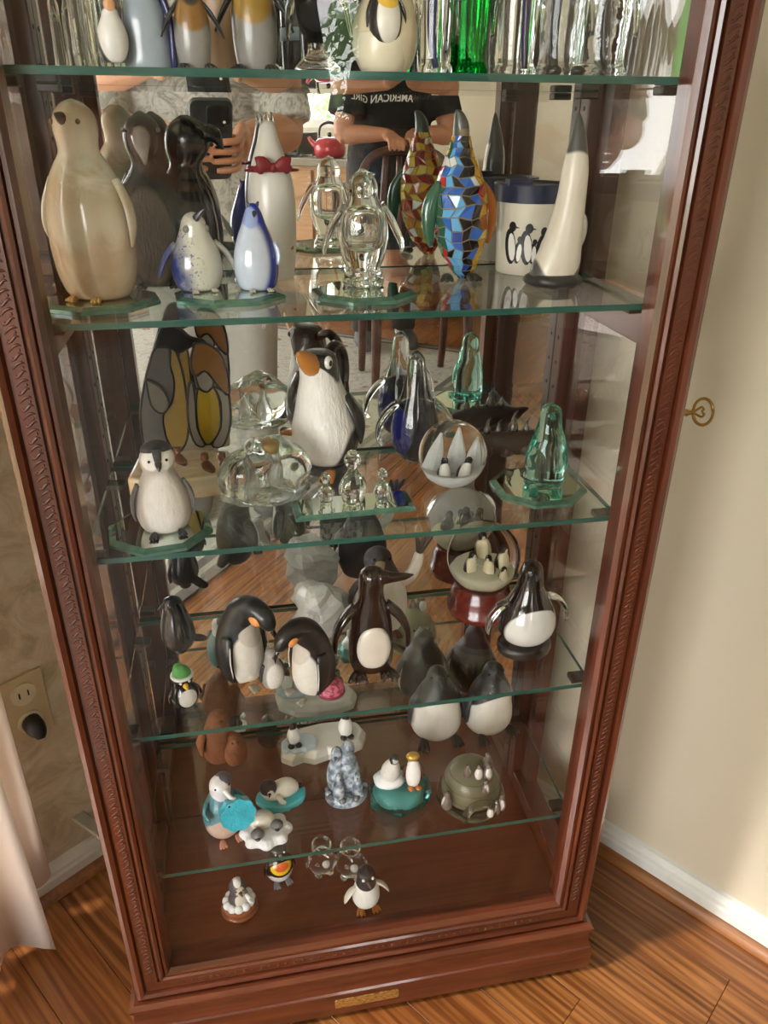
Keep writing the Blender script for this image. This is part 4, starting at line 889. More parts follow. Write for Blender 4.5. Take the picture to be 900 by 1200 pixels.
# dark wood penguin with an ivory egg belly
T = put('wooden_penguin', 'dark polished wood penguin with ivory egg belly and long sideways beak', 'penguin figurine', 0.0155, 0.090, S4, 0.0)
h = 0.142
EBN = wood_mat('dark_polished_wood', rgb('#0a0504'), rgb('#231310'), 2, 0.12, 0.7, 1.6, 0.02)
ob('body', rings([(.03, .12, .09), (.05, .165, .12), (.18, .185, .135), (.34, .18, .13), (.5, .165, .12), (.62, .135, .11), (.72, .105, .095), (.80, .10, .095), (.88, .105, .10, .01), (.95, .09, .085, .01), (.99, .04, .04, .01), (1, .005, .005, .01)], 28, 4, h), EBN, T)
ob('beak', sweep([(.06, -.02, .905, .07, .07), (.15, -.03, .90, .045, .045), (.26, -.04, .905, .03, .028), (.33, -.045, .915, .006, .006)], (0, 1, 0), 14, 4, h), EBN, T)
flipper(T, h, [(.12, 0, .64, .05, .045), (.22, -.01, .54, .075, .04), (.29, -.02, .40, .07, .03), (.30, -.03, .27, .045, .02), (.29, -.035, .22, .01, .008)], EBN)
ob('egg_belly', xf(rings([(0, .02, .01), (.03, .09, .035), (.14, .135, .05), (.27, .13, .05), (.37, .08, .035), (.405, .01, .008)], 24, 4, h), (0.005*h, -.105*h, .10*h)), mat('egg_ivory', '#d6cdc0', 0.3, coat=0.3), T)
foot(T, h, .11, -.05, .13, EBN, 0.5)

# waving penguin, crumpled white iceberg, green rock
T = put('waving_penguin', 'white bellied penguin raising one arm behind the dark wooden penguin', 'penguin figurine', 0.041, 0.172, S4, 0.0)
h = 0.118
ob('body', rings([(0, .17, .15), (.03, .24, .19), (.2, .29, .22), (.4, .29, .22), (.56, .25, .2), (.68, .20, .17), (.76, .16, .15), (.84, .15, .145, -.02), (.92, .13, .13, -.02), (.98, .06, .06, -.02), (1, .01, .01, -.02)], 28, 4, h), tt('waving_body', '#2a2a2d', [('#dcd9d0', 0, .36, .30, .40, .03)], h, 0.6, 0, 0.6, 170, 0.08, (1, 1, .4)), T)
ob('raised_arm', sweep([(.20, -.05, .58, .07, .05), (.30, -.08, .66, .07, .05), (.36, -.10, .80, .065, .045), (.385, -.11, .93, .05, .04), (.39, -.11, .98, .02, .02)], (0, 1, 0), 12, 4, h), IVO, T)
ob('hand', join(*[sweep([(.388, -.11, .95, .035), (.39+dx*.5, -.11, 1.04, .028), (.39+dx, -.11, 1.13, .02), (.39+dx*1.15, -.11, 1.16, .006)], (0, 1, 0), 8, 3, h) for dx in (-.03, .04, .12)]), mat('dark_hand', '#3b332e', 0.5), T)
flipper(T, h, [(-.2, 0, .62, .05, .03), (-.3, -.02, .48, .07, .03), (-.33, -.04, .3, .02, .01)], DGRY, both=False); beak(T, h, (-.02, -.14, .88), (-.05, -.27, .80), .06, mat('brown_beak', '#8a7b5c', 0.4)); eyes(T, h, .08, -.13, .92, .018); foot(T, h, .13, -.15, .11, BRN)
T = put('white_iceberg', 'crumpled white ceramic iceberg behind the two emperor penguins', 'iceberg', -0.030, 0.182, S4, 0.2)
wi = lumpy(rings([(0, .030, .022), (.01, .034, .026), (.028, .036, .027), (.045, .032, .024, -.004), (.058, .022, .018, -.008), (.066, .012, .010, -.010), (.069, .001, .001, -.010)], 14, 2), .012, 60, 4)
ob('ice', wi, mat('porcelain_ice', '#d9dad6', 0.3, coat=0.3), T, False)
for x, z in ((-.028, .012), (-.020, .030), (.022, .020)): ob('ice_crag', lumpy(ball((x, -.018, z), (.010, .008, .014), 8), .004, 120, x*50), mat('porcelain_ice', '#d9dad6'), T, False)

# snow globe
T = put('snow_globe', 'snow globe with penguins on snow and dark red wooden base', 'snow globe', 0.1795, 0.190, S4, 0.0)
MAH = wood_mat('mahogany_red', rgb('#3a0d0a'), rgb('#6d2018'), 0, 0.22, 0.5, 1.0, 0.05)
ob('base', lathe([(0, 0), (.0425, 0), (.0435, .003), (.0435, .009), (.041, .012), (.040, .024), (.037, .034), (.034, .038), (.034, .042), (0, .042)], 48), MAH, T, True, angle=0.7)
r = 0.047; zc = 0.042+r*.80
ob('dome', rings([(zc-r*math.cos(PI*(3.2+i*.8)/16), max(r*math.sin(PI*(3.2+i*.8)/16), .0008), max(r*math.sin(PI*(3.2+i*.8)/16), .0008)) for i in range(17)], 40, 2), glass('dome_glass', (1, 1, 1, 1), 0.0, 1.12), T)
ob('snow_ground', lumpy(rings([(.0435, .020, .020), (.046, .028, .028), (.058, .035, .035), (.064, .033, .033, 0, .002), (.070, .018, .016, 0, .012), (.074, .002, .002, 0, .014)], 26, 3), .003, 90, 6), mat('globe_snow', '#d3cfb4', 0.6, bump=0.4), T)
for i_, (x, y, z, s_, rr) in enumerate(((-.018, -.006, .060, .032, .3), (.004, -.014, .060, .029, -.6), (.020, -.004, .060, .034, .5), (.004, .012, .070, .036, .0), (.016, -.024, .054, .024, .1))):
    ob('penguin', xf(rings(STD, 14, 2, s_), (x, y, z), (0.0, 0.1*(-1)**i_, rr)), tt('globe_penguin_%d' % i_, '#1c1a18', [('#e3d9b4', 0, .36, .24, .42, .04), ('#e3d9b4', .0, .80, .06, .1, -.1)], s_, 0.4, 0.1), T)

# black and white glass penguin
T = put('glass_penguin', 'round white bellied glass penguin with black cape and clear wings on black base', 'penguin figurine', 0.2065, 0.096, S4, 0.1)
h = 0.122
ob('base', lumpy(rings([(0, .24, .20), (.02, .27, .23), (.07, .275, .23), (.12, .24, .2), (.14, .02, .02)], 28, 3, h), .001, 200), mat('black_base', '#141113', 0.18, coat=0.5, bump=0.5, bscale=500), T)
ob('body', rings([(.13, .12, .11), (.17, .22, .2), (.28, .285, .26), (.40, .285, .26), (.52, .245, .225), (.64, .18, .17), (.76, .125, .12), (.86, .10, .10), (.93, .085, .09), (.98, .05, .05), (1, .005, .005)], 32, 4, h), tt('bw_glass_body', '#110d0f', [('#dcdad6', 0, .33, .272, .25, .25)], h, 0.08, 0.7, 0, 60, 0.06), T)
ob('cape_glass', rings([(.76, .132, .128), (.80, .128, .125), (.84, .118, .118), (.88, .112, .112), (.96, .10, .10), (1.01, .06, .06), (1.03, .005, .005)], 28, 3, h), glass('thin_casing', (.9, .9, .9, 1), 0.0, 1.3), T)
beak(T, h, (0, -.08, .93), (-.03, -.17, .90), .05, BLK)
flipper(T, h, [(.22, 0, .60, .05, .03), (.32, 0, .55, .065, .03), (.40, -.01, .44, .06, .025), (.425, -.02, .33, .04, .02), (.41, -.03, .28, .01, .008)], CLR)

# ================================================================== lowest glass shelf
def plump(label, x, y, rz, h, lean, seed):
    T = put('plump_penguin', label, 'penguin figurine', x, y, S5, rz)
    ob('body', rings([(0, .14, .13), (.03, .24, .21), (.14, .305, .27), (.28, .31, .275), (.42, .29, .26), (.56, .27, .24, lean*.3), (.68, .215, .20, lean*.6), (.78, .15, .15, lean*.9), (.88, .125, .13, lean), (.95, .09, .095, lean), (1, .01, .01, lean)], 30, 4, h), tt('plump_%d' % seed, '#161618', [('#dad5ca', 0, .26, .34, .36, .06)], h, 0.5, 0.1, 0.4, 140, 0.04, (1, 1, .4)), T)
    flipper(T, h, [(.24, .02, .60, .05, .025), (.31, .01, .46, .07, .025), (.335, -.02, .30, .055, .02), (.33, -.03, .2, .015, .01)], mat('plump_wing', '#35353a', 0.4))
    beak(T, h, (lean, -.11, .90), (lean, -.23, .88), .045, DGRY); foot(T, h, .19, -.17, .15, mat('dark_feet', '#322c2a', 0.4)); eyes(T, h, .10, -.10, .92, .014)
plump('plump black and white penguin with squared belly, left of the pair by the igloo', 0.1285, 0.196, 0.0, 0.118, 0.0, 1)
plump('plump black and white penguin leaning right, beside the squared one', 0.206, 0.194, 0.25, 0.115, .03, 2)

T = put('clay_penguins', 'rough brown clay penguin with a small chick against its side', 'penguin figurine', -0.178, 0.200, S5, 0.15)
CLAY = mat('brown_clay', '#8a5637', 0.7, bump=0.8, bscale=140, var=0.25)
ob('adult', lumpy(rings([(0, .013, .013), (.004, .018, .017), (.022, .023, .020), (.042, .021, .019), (.058, .016, .015), (.068, .014, .014, .002), (.077, .010, .010, .004), (.081, .001, .001, .004)], 24, 4), .003, 70), CLAY, T)
ob('chick', lumpy(rings([(0, .010, .010), (.004, .014, .013), (.018, .017, .015), (.032, .014, .013), (.042, .010, .010), (.048, .006, .006), (.050, .0008, .0008)], 20, 4), .002, 90, 3) and xf(lumpy(rings([(0, .010, .010), (.004, .014, .013), (.018, .017, .015), (.032, .014, .013), (.042, .010, .010), (.048, .006, .006), (.050, .0008, .0008)], 20, 4), .002, 90, 3), (.020, -.014, 0)), CLAY, T)
ob('beak', sweep([(.004, -.012, .072, .005), (.006, -.022, .068, .001)], (1, 0, 0), 8, 2), CLAY, T); ob('chick_beak', sweep([(.020, -.022, .044, .004), (.022, -.030, .042, .001)], (1, 0, 0), 8, 2), CLAY, T)
for x, y in ((.016, -.024), (.024, -.024)): ob('chick_eye', ball((x, y, .041), .0014, 8), DKPIN, T)
ob('wing', lumpy(sweep([(-.018, -.006, .056, .004, .004), (-.025, -.010, .040, .008, .004), (-.024, -.012, .022, .003, .002)], (1, .4, 0), 10, 3), .001, 100), CLAY, T)

T = put('ice_floe', 'white ceramic ice floe with two tiny penguins standing on it', 'figurine', -0.033, 0.196, S5, 0.08)
fl = [(-.064, -.018), (-.050, -.030), (-.034, -.026), (-.020, -.034), (.0, -.030), (.016, -.036), (.030, -.028), (.050, -.022), (.060, -.004), (.054, .016), (.030, .026), (0, .030), (-.034, .026), (-.058, .010)]
ICEW = mat('floe_white', '#dfdcd2', 0.45, coat=0.2)
bevel(ob('floe', prism(fl, 0, .020, .006), ICEW, T, False), 0.002)
bevel(ob('ice_step', prism([(x*.42-.036, y*.55-.008) for x, y in fl], .0195, .026, .003), mat('floe_blue', '#c3d3dc', 0.4), T, False), 0.0015)
for i_, (x, y, s_) in enumerate(((-.044, -.010, .036), (.030, -.006, .040))):
    p_ = ob('penguin', xf(rings(STD, 16, 3, s_), (x, y, .0255 if i_ == 0 else .0195), (0, 0, .4-i_*.9)), tt('floe_penguin_%d' % i_, '#1a1a1c', [('#e8e6e0', 0, .36, .26, .42, .08 if i_ else .3)], s_, 0.4, 0.1), T)
    for sx in (-1, 1): ob('foot', ball((x+sx*.005, y-.009, (.028 if i_ == 0 else .022)), (.005, .006, .0025), 8), DGRY, p_)

T = put('penguin_family', 'blue grey penguin family huddled on an oval base of pebbles', 'penguin figurine', -0.0155, 0.100, S5, 0.1)
BG = NT('blue_grey_relief'); _v = BG.coord('Object'); _n = BG.noise(_v, 120, 3); BG.bsdf(BG.ramp(_n, [(0.35, rgb('#4e5964')), (0.5, rgb('#8a97a4')), (0.65, rgb('#c5ced6'))]), 0.35, 0, 0.3, 0.5, _n, 0.4, 0.002); BG = BG.m
ob('base', rings([(0, .026, .021), (.003, .028, .023), (.010, .027, .022), (.013, .02, .016)], 28, 2), BG, T)
for k in range(16):
    a = 2*PI*k/16; ob('pebble', lumpy(ball((.0235*math.cos(a), .0185*math.sin(a), .012), (.0055, .005, .004), 8), .0012, 200, k), GRY if k % 2 else BG, T)
for nm, x, y, s_, rz in (('adult', .004, .004, .082, .3), ('adult', -.010, .006, .074, -.4), ('chick', -.012, -.010, .044, .2), ('chick', .012, -.011, .040, -.2)):
    ob(nm, xf(rings([(z, rx*.72, ry*.72, 0, cy) for z, rx, ry, cx, cy in [tuple(p)+(0,)*(5-len(p)) for p in STD]], 18, 3, s_), (x, y, .010), (0, 0, rz)), BG, T)
    ob('beak', xf(sweep([(0, -.10, .85, .035), (0, -.20, .83, .006)], (1, 0, 0), 8, 2, s_), (x, y, .010), (0, 0, rz)), GRY, T)

T = put('king_penguin_on_ice', 'king penguin with gilt crest beside a white chick on pale aqua ice', 'penguin figurine', 0.0535, 0.088, S5, 0.0); T.scale = (1.1, 1.1, 1.1)
ai = lumpy(rings([(0, .030, .026), (.003, .036, .031), (.012, .036, .031), (.020, .032, .027), (.024, .022, .018), (.0245, .002, .002)], 30, 3), .006, 75, 9)
ob('ice', ai, glass('aqua_resin_ice', (.62, .86, .84, 1), 0.15, 1.35, 0.4, 120), T); ob('ice_heart', lumpy(rings([(.002, .024, .020), (.010, .028, .024), (.018, .022, .018), (.021, .002, .002)], 20, 2), .004, 90, 2), mat('aqua_heart', '#8fc4c4', 0.3, var=0.2), T)
ob('snow_mound', lumpy(ball((-.012, .004, .026), (.019, .015, .010), 16), .002, 120), SNOW, T)
s_ = .050; ob('king', xf(rings([(z, rx*.8, ry*.8, 0, cy) for z, rx, ry, cx, cy in [tuple(p)+(0,)*(5-len(p)) for p in STD]], 20, 3, s_), (.014, -.006, .024), (0, 0, -.2)), tt('king_body', '#2a2320', [('#eae7e2', 0, .40, .17, .42, .0)], s_, 0.35, 0.3), T)
ob('gilt_crest', lumpy(ball((.012, -.010, .071), (.008, .006, .005), 12), .001, 300), mat('gold_paint', '#c9a04a', 0.3, 0.5), T)
for sx in (-1, 1): ob('king_flipper', xf(sweep([(sx*.15, 0, .62, .05, .03), (sx*.215, -.03, .44, .07, .03), (sx*.22, -.06, .26, .02, .015)], (1, 0, 0), 10, 3, s_), (.014, -.006, .024), (0, 0, -.2)), BRN, T)
ob('king_foot', join(ball((.010, -.014, .0255), (.004, .006, .0022), 8), ball((.019, -.014, .0255), (.004, .006, .0022), 8)), TAN, T)
s_ = .042; ob('chick', xf(rings(STD, 18, 3, s_), (-.014, .002, .030), (0.12, .2, -.2)), tt('ice_chick', '#d8d4cc', [('#3a3836', .0, .9, .17, .14, 1.0), ('#c9c4ba', 0, .88, .10, .06, -.05)], s_, 0.6, 0, 0.4, 260), T)
ob('chick_beak', sweep([(-.012, -.006, .066, .003), (-.013, -.011, .064, .0006)], (1, 0, 0), 8, 2), DGRY, T)

T = put('glass_igloo', 'frosted clear igloo with tiny silver penguins around its dome', 'igloo', 0.1435, 0.070, S5, 0.1); T.scale = (1.12, 1.12, 1.12)
IGL = glass('igloo_glass', (.90, .90, .84, 1), 0.18, 1.35, 0.3, 60)
ob('base', lumpy(rings([(0, .036, .036), (.003, .040, .040), (.008, .040, .040), (.010, .036, .036)], 36, 2), .002, 60), IGL, T)
ob('dome', rings([(.0095, .034, .034), (.024, .0335, .0335), (.040, .028, .028), (.050, .018, .018), (.0545, .006, .006), (.055, .001, .001)], 36, 3), IGL, T)
ob('dome_lining', rings([(.011, .030, .030), (.024, .030, .030), (.038, .025, .025), (.047, .015, .015), (.050, .001, .001)], 28, 2), mat('igloo_milk', '#a9a48e', 0.6), T)
arch = [(.018*math.cos(PI*k/10), -.038, .010+.020*math.sin(PI*k/10), .004, .005) for k in range(11)]
ob('doorway', xf(sweep(arch, (0, 1, 0), 10, 1), (-.004, 0, 0)), IGL, T); ob('block_lines', join(*[sweep([(rr*math.cos(2*PI*k/32), rr*math.sin(2*PI*k/32), z, .0006) for k in range(33)], (0, 0, 1), 5, 1) for rr, z in ((.0342, .020), (.0318, .032), (.0255, .043))]), IGL, T)
SLV = mat('silver_brown', '#a39488', 0.25, 0.7)
for i_, (x, y, z, s_) in enumerate(((.0, -.018, .048, .020), (.010, -.020, .047, .022), (.004, -.030, .037, .018), (-.012, -.014, .050, .017), (.014, -.010, .050, .024), (-.035, -.016, .009, .026), (.016, -.038, .009, .020), (.024, -.034, .009, .022), (.008, -.040, .009, .016))):
    ob('silver_penguin', xf(rings(STD, 12, 2, s_), (x, y, z), (0, 0, i_*.7)), tt('silver_%d' % i_, '#6b5f58', [('#d9d2cc', 0, .4, .25, .4, 0)], s_, 0.25, 0.4), T)

T = put('penguin_with_shell', 'pink bellied penguin holding a scalloped aqua glass shell', 'penguin figurine', -0.172, 0.074, S5, 0.35)
h = 0.092
ob('body', rings(STD, 26, 4, h), tt('shell_body', '#5b8d99', [('#c9b0a2', 0, .22, .26, .22, .05), ('#e3e3e6', -.02, .86, .16, .17, .3)], h, 0.3, 0.35, 0.2, 140, 0.1), T)
ob('hood', xf(ball((0, 0, 0), (.12, .12, .11), 16, h), (.045*h, .0, .90*h)), mat('grey_hood', '#5e5a60', 0.5), T)
sh = []
for k in range(48):
    a = 2*PI*k/48; rr = .225*(1+.05*math.cos(9*a)); sh.append((rr*math.cos(a)*h, rr*.92*math.sin(a)*h))
ob('aqua_shell', xf(slab(sh, -.010, .004), (.10*h, -.30*h, .58*h), (-.35, 0, -.1)), mat('aqua_glitter', '#3fc3dd', 0.12, coat=0.7, bump=0.8, bscale=260, var=0.3), T, False)
flipper(T, h, [(.20, .0, .64, .06, .03), (.27, -.10, .55, .07, .03), (.24, -.22, .50, .04, .02)], mat('teal_wing', '#3d7f8c', 0.2, coat=0.5))
ob('wing_tip', ball((.0, -.33, .76), (.02, .02, .02), 8, h), BLK, T); ob('wing_tip', ball((.17, -.32, .77), (.02, .02, .02), 8, h), BLK, T)
ob('beak', sweep([(.02, -.12, .86, .04), (.06, -.24, .80, .03), (.12, -.27, .79, .008)], (0, 1, 0), 8, 2, h), WHT, T); foot(T, h, .10, -.18, .10, mat('pink_feet', '#b97f6c', 0.4)); eyes(T, h, .09, -.11, .90, .015)

T = put('chick_on_ice', 'white penguin chick lying on a slab of aqua ice', 'penguin figurine', -0.100, 0.108, S5, 0.1)
ob('ice', lumpy(rings([(0, .026, .020), (.003, .030, .023), (.010, .031, .024), (.013, .027, .020), (.0135, .002, .002)], 28, 3), .004, 80, 3), AQP, T)
B_ = [(-.016, -.004, .030, .011, .011), (-.013, -.004, .022, .010, .010), (-.004, 0, .019, .013, .012), (.008, .002, .019, .014, .012), (.018, .003, .016, .010, .008), (.024, .004, .014, .003, .003)]
ob('body', sweep(B_, (0, 1, 0), 20, 4), mat('chick_white', '#e2dccf', 0.6, bump=0.3, bscale=300), T)
hd_ = ob('head', ball((-.016, -.006, .034), (.0115, .011, .010), 16), DGRY, T); ob('face', ball((-.015, -.0125, .0335), (.006, .005, .0065), 12), IVO, hd_)
ob('tail', sweep([(.020, .003, .016, .004), (.028, .004, .016, .004), (.031, .004, .017, .001)], (0, 0, 1), 8, 2), BLK, T); ob('wing', sweep([(-.006, -.011, .024, .003), (-.002, -.016, .016, .004), (.004, -.018, .014, .002)], (0, 1, 0), 8, 2), IVO, T)
ob('beak', sweep([(-.0155, -.016, .0335, .0025), (-.017, -.021, .032, .0005)], (1, 0, 0), 8, 2), DGRY, T)

T = put('seal_pups', 'white ice lump with two grey pups lying at the very front edge', 'figurine', -0.122, 0.060, S5, 0.0)
sc_ = []
for k in range(40):
    a = 2*PI*k/40; rr = 1+.09*math.cos(8*a); sc_.append((.031*rr*math.cos(a), .026*rr*math.sin(a)))
bevel(ob('ice', prism(sc_, 0, .012, .005), SNOW, T, False), 0.002); ob('white_pup', ball((-.004, .006, .018), (.016, .012, .012), 18), IVO, T)
for x, y, r_ in ((-.010, -.014, .0085), (.014, -.004, .008)): p_ = ob('grey_pup', ball((x, y, .0165), (r_, r_*.9, r_*.8), 14), GRY, T); ob('muzzle', ball((x, y-r_*.8, .0155), (r_*.4, r_*.35, r_*.3), 10), DGRY, p_)

# ================================================================== cabinet floor
def bubble(label, x, y, h, rz):
    T = put('bubble_penguin', label, 'penguin figurine', x, y, SF, rz)
    ob('body', rings([(.06, .1, .1), (.10, .22, .21), (.25, .31, .29), (.42, .30, .28), (.56, .19, .18), (.62, .12, .12), (.68, .16, .16), (.80, .225, .22), (.92, .17, .17), (.99, .05, .05), (1, .005, .005)], 28, 4, h), glass('bubble_glass', (1, 1, 1, 1), 0, 1.25), T)
    ob('white_heart', ball((.06, -.02, .22), (.07, .06, .07), 12, h), WHT, T); beak(T, h, (.0, -.2, .78), (.06, -.33, .74), .05, CLR)
    for s in (-1, 1): ob('foot', ball((s*.13, -.12, .055), (.09, .12, .055), 12, h), CLR, T)
    flipper(T, h, [(.26, 0, .5, .05, .03), (.34, -.02, .36, .05, .03), (.36, -.04, .24, .015, .01)], CLR)
bubble('clear blown glass penguin behind, left of its twin on the cabinet floor', -0.050, 0.112, 0.064, 0.2)
bubble('clear blown glass penguin on the cabinet floor just behind the orange footed one', -0.0115, 0.100, 0.066, -0.2)

T = put('bright_penguin', 'small penguin with orange and yellow chest and white belly on the cabinet floor', 'penguin figurine', -0.1095, 0.112, SF, 0.25)
h = 0.066
ob('body', rings([(.05, .12, .11), (.08, .2, .19), (.22, .28, .26), (.40, .29, .27), (.55, .25, .235), (.66, .17, .165), (.74, .155, .155), (.84, .17, .165), (.93, .13, .13), (1, .01, .01)], 26, 4, h), tt('bright_body', '#17181a', [('#dcdbd8', 0, .20, .29, .22, .12), ('#17181a', 0, .42, .29, .11, -.0), ('#e8c02c', .0, .50, .22, .13, -.02), ('#d9602a', 0, .54, .15, .085, -.05)], h, 0.25, 0.4, 0, 90, 0.1), T)
beak(T, h, (0, -.15, .84), (0, -.27, .80), .045, GRY); eyes(T, h, .09, -.14, .87, .02, WHT); foot(T, h, .11, -.12, .15, mat('blue_grey_feet', '#6f7680', 0.4)); flipper(T, h, [(.23, 0, .55, .05, .03), (.31, -.02, .4, .06, .025), (.33, -.04, .26, .015, .01)], BLK)

T = put('nesting_penguin', 'grey headed penguin in white ruff on a round brown base', 'penguin figurine', -0.1655, 0.074, SF, 0.15)
ob('base', lathe([(0, 0), (.0235, 0), (.0245, .002), (.0245, .005), (.0225, .007), (.022, .011), (.019, .0125), (0, .0125)], 36), wood_mat('base_wood', rgb('#6b3a22'), rgb('#9c5d3a'), 0, 0.3, 0.3), T, True, angle=0.7)
for k in range(11):
    a = 2*PI*k/11; ob('ruff_lump', ball((.0155*math.cos(a), .0135*math.sin(a), .0165), (.0068, .0064, .0058), 12), SNOW, T)
ob('body', rings([(.012, .013, .012), (.020, .014, .013), (.028, .012, .0115), (.034, .0095, .0095), (.042, .0115, .011), (.050, .0095, .0095), (.056, .004, .004), (.0575, .0005, .0005)], 22, 4), tt('nest_body', '#4a484a', [('#d6cfc0', .003, .027, .009, .011, .0), ('#cfc7b6', .002, .044, .006, .007, -.004), ('#e8e6e2', 0, .055, .005, .004, .02)], 1.0, 0.5, 0.1), T)
ob('beak', sweep([(.002, -.010, .043, .003), (.004, -.016, .041, .0006)], (1, 0, 0), 8, 2), BRN, T)
for x in (-.003, .006): ob('eye', ball((x, -.0105, .0465), .0012, 8), EYE, T)
ob('wing', sweep([(.010, -.006, .032, .003), (.014, -.014, .028, .004), (.012, -.018, .033, .001)], (1, 0, 0), 8, 2), SNOW, T)

T = put('orange_footed_penguin', 'white bodied penguin with dark head, outstretched flippers and orange feet at the front', 'penguin figurine', 0.0015, 0.048, SF, 0.12)
h = 0.074
ob('body', rings([(.10, .10, .10), (.13, .20, .18), (.26, .25, .22), (.42, .24, .21), (.56, .21, .19), (.66, .17, .165), (.74, .16, .16), (.84, .165, .16), (.93, .13, .13), (1, .01, .01)], 26, 4, h), tt('orange_foot_body', '#dedbd4', [('#2c2a2c', 0, .90, .40, .30, 1.0)], h, 0.5, 0.1, 0.4, 180, 0.05, (1, 1, .4)), T)
flipper(T, h, [(.18, 0, .56, .06, .035), (.29, -.02, .50, .085, .03), (.38, -.04, .38, .075, .025), (.41, -.05, .28, .02, .012)], IVO)
beak(T, h, (0, -.15, .82), (.02, -.28, .76), .045, mat('dark_beak', '#4a3a30', 0.4)); eyes(T, h, .085, -.135, .86, .03, WHT)
for s in (-1, 1): ob('leg', sweep([(s*.11, -.04, .16, .05), (s*.12, -.06, .06, .045), (s*.12, -.08, .03, .03)], (1, 0, 0), 10, 2, h), TAN, T)
foot(T, h, .12, -.06, .15, TAN, 0.4)
# ================================================================== top shelf (its figurines run out of the picture)
for x, y, hh, lb in ((-.216, .085, .060, 'small clear crystal cluster at the far left of the top shelf'), (-.190, .080, .115, 'tall clear crystal cluster with a tiny painted penguin on the top shelf')):
    T = put('crystal_cluster', lb, 'crystal figurine', x, y, S1, 0.2); rn = random.Random(int(hh*1000))
    for k in range(5 if hh < .1 else 9):
        a = 2*PI*k/(5 if hh < .1 else 9); rr = .008 if hh < .1 else .015; hk = hh*rn.uniform(.55, 1.0); q = rr*.55
        cx, cy = rr*math.cos(a), rr*.7*math.sin(a)
        ob('crystal', loft([[(cx+q*s_*math.cos(2*PI*j/6), cy+q*s_*math.sin(2*PI*j/6), z) for j in range(6)] for z, s_ in ((0, .9), (hk*.1, 1.0), (hk*.75, .8), (hk, .06))]), CLR, T, False)
    if hh > .1:
        ob('tiny_penguin', xf(rings(STD, 14, 2, .042), (.006, -.019, .004)), tt('crystal_tiny', '#3a3d48', [('#e6e4e2', 0, .4, .25, .42, 0), ('#d8a070', 0, .85, .1, .1, 0)], .042), T)
T = put('blue_edged_penguin', 'rounded pale grey glass penguin with dark blue edge on the top shelf', 'penguin figurine', -.1585, .078, S1, 0.0)
ob('body', rings([(0, .0155, .010), (.004, .0175, .012), (.03, .0165, .012), (.045, .013, .010), (.054, .007, .006), (.057, .0008, .0008)], 26, 4), mat('pale_glass_paste', '#9aa7b4', 0.2, coat=0.4), T)
ob('blue_edge', sweep([(.019, .002, .001, .003, .008), (.0195, .002, .03, .003, .009), (.0155, .002, .046, .003, .008), (.008, .002, .056, .003, .006), (-.003, .002, .060, .002, .004)], (0, 1, 0), 10, 3), mat('navy_glass_paste', '#232a66', 0.15, coat=0.5), T)
def king(label, x, y, h, rz, gold):
    T = put('king_penguin', label, 'penguin figurine', x, y, S1, rz)
    ob('body', rings([(0, .10, .09), (.03, .13, .12), (.18, .155, .145), (.36, .155, .145), (.50, .125, .12), (.60, .085, .09), (.72, .068, .075), (.84, .09, .10), (.92, .075, .085), (1, .01, .01)], 26, 4, h), tt('king_%d' % int(h*1e4), '#2d2a28', [('#8f8d8a', 0, .20, .17, .24, .03), (gold, 0, .42, .14, .13, .0), ('#2d241e', 0, .60, .09, .12, .05)], h, 0.3, 0.3, 0.1, 90, 0.3), T)
    flipper(T, h, [(.10, 0, .52, .03, .02), (.175, -.01, .43, .045, .02), (.235, -.02, .33, .035, .015), (.27, -.03, .25, .01, .008)], DGRY); foot(T, h, .10, -.12, .1, DGRY); beak(T, h, (0, -.08, .88), (0, -.22, .89), .03, DGRY); eyes(T, h, .06, -.07, .90, .01)
king('small king penguin with amber chest and spread wings on the top shelf', -.1235, .070, .085, 0.1, '#8a6128')
king('larger king penguin with golden chest beside the tan carved penguin', -.076, .098, .112, -0.1, '#96742a')
T = put('tan_penguin', 'tan carved horn penguin between the two king penguins', 'penguin figurine', -.100, .150, S1, 0.0)
ob('body', rings([(0, .018, .016), (.004, .021, .018), (.04, .023, .019), (.08, .019, .017), (.11, .013, .013), (.128, .009, .010), (.135, .001, .001)], 24, 4), wood_mat('tan_horn', rgb('#8a6a4c'), rgb('#b99a7a'), 2, 0.35, 0.2), T)
beak(T, 1.0, (0, -.008, .126), (.0, -.022, .127), .004, DGRY); flipper(T, 1.0, [(.016, 0, .085, .004, .003), (.024, 0, .06, .007, .003), (.025, -.002, .03, .002, .001)], DGRY)
T = put('glass_bird', 'smoky clear glass bird with long trailing tail on the top shelf', 'glass bird', -.030, .072, S1, -0.4)
ob('body', rings([(.02, .006, .008), (.03, .013, .017), (.05, .016, .021), (.07, .012, .015), (.085, .007, .008), (.095, .006, .007), (.105, .007, .008), (.112, .0008, .0008)], 24, 4), SMOKE, T)
ob('stand', lumpy(rings([(0, .016, .014), (.003, .019, .016), (.008, .014, .012), (.016, .006, .006), (.028, .007, .008)], 20, 3), .002, 150), CLRW, T)
flipper(T, 1.0, [(.012, 0, .062, .006, .003), (.022, .004, .045, .007, .003), (.026, .008, .022, .002, .001)], CLR); beak(T, 1.0, (0, -.007, .105), (0, -.02, .104), .004, CLR)
T = put('black_mug', 'black mug with pale blue band behind the hatching egg', 'mug', -.011, .135, S1, 0.0)
ob('body', lathe([(0, 0), (.024, 0), (.026, .003), (.027, .085), (.0245, .085), (.0235, .006), (0, .006)], 40), BLK, T, True, angle=0.6); ob('printed_band', lathe([(.0266, .040), (.02715, .040), (.02730, .052), (.0267, .052)], 40), mat('band_blue', '#a9bfd0', 0.35), T)
ob('handle', sweep([(.025, 0, .068, .004), (.038, 0, .066, .004), (.043, 0, .045, .004), (.036, 0, .024, .004), (.025, 0, .020, .004)], (0, 1, 0), 10, 4), BLK, T)
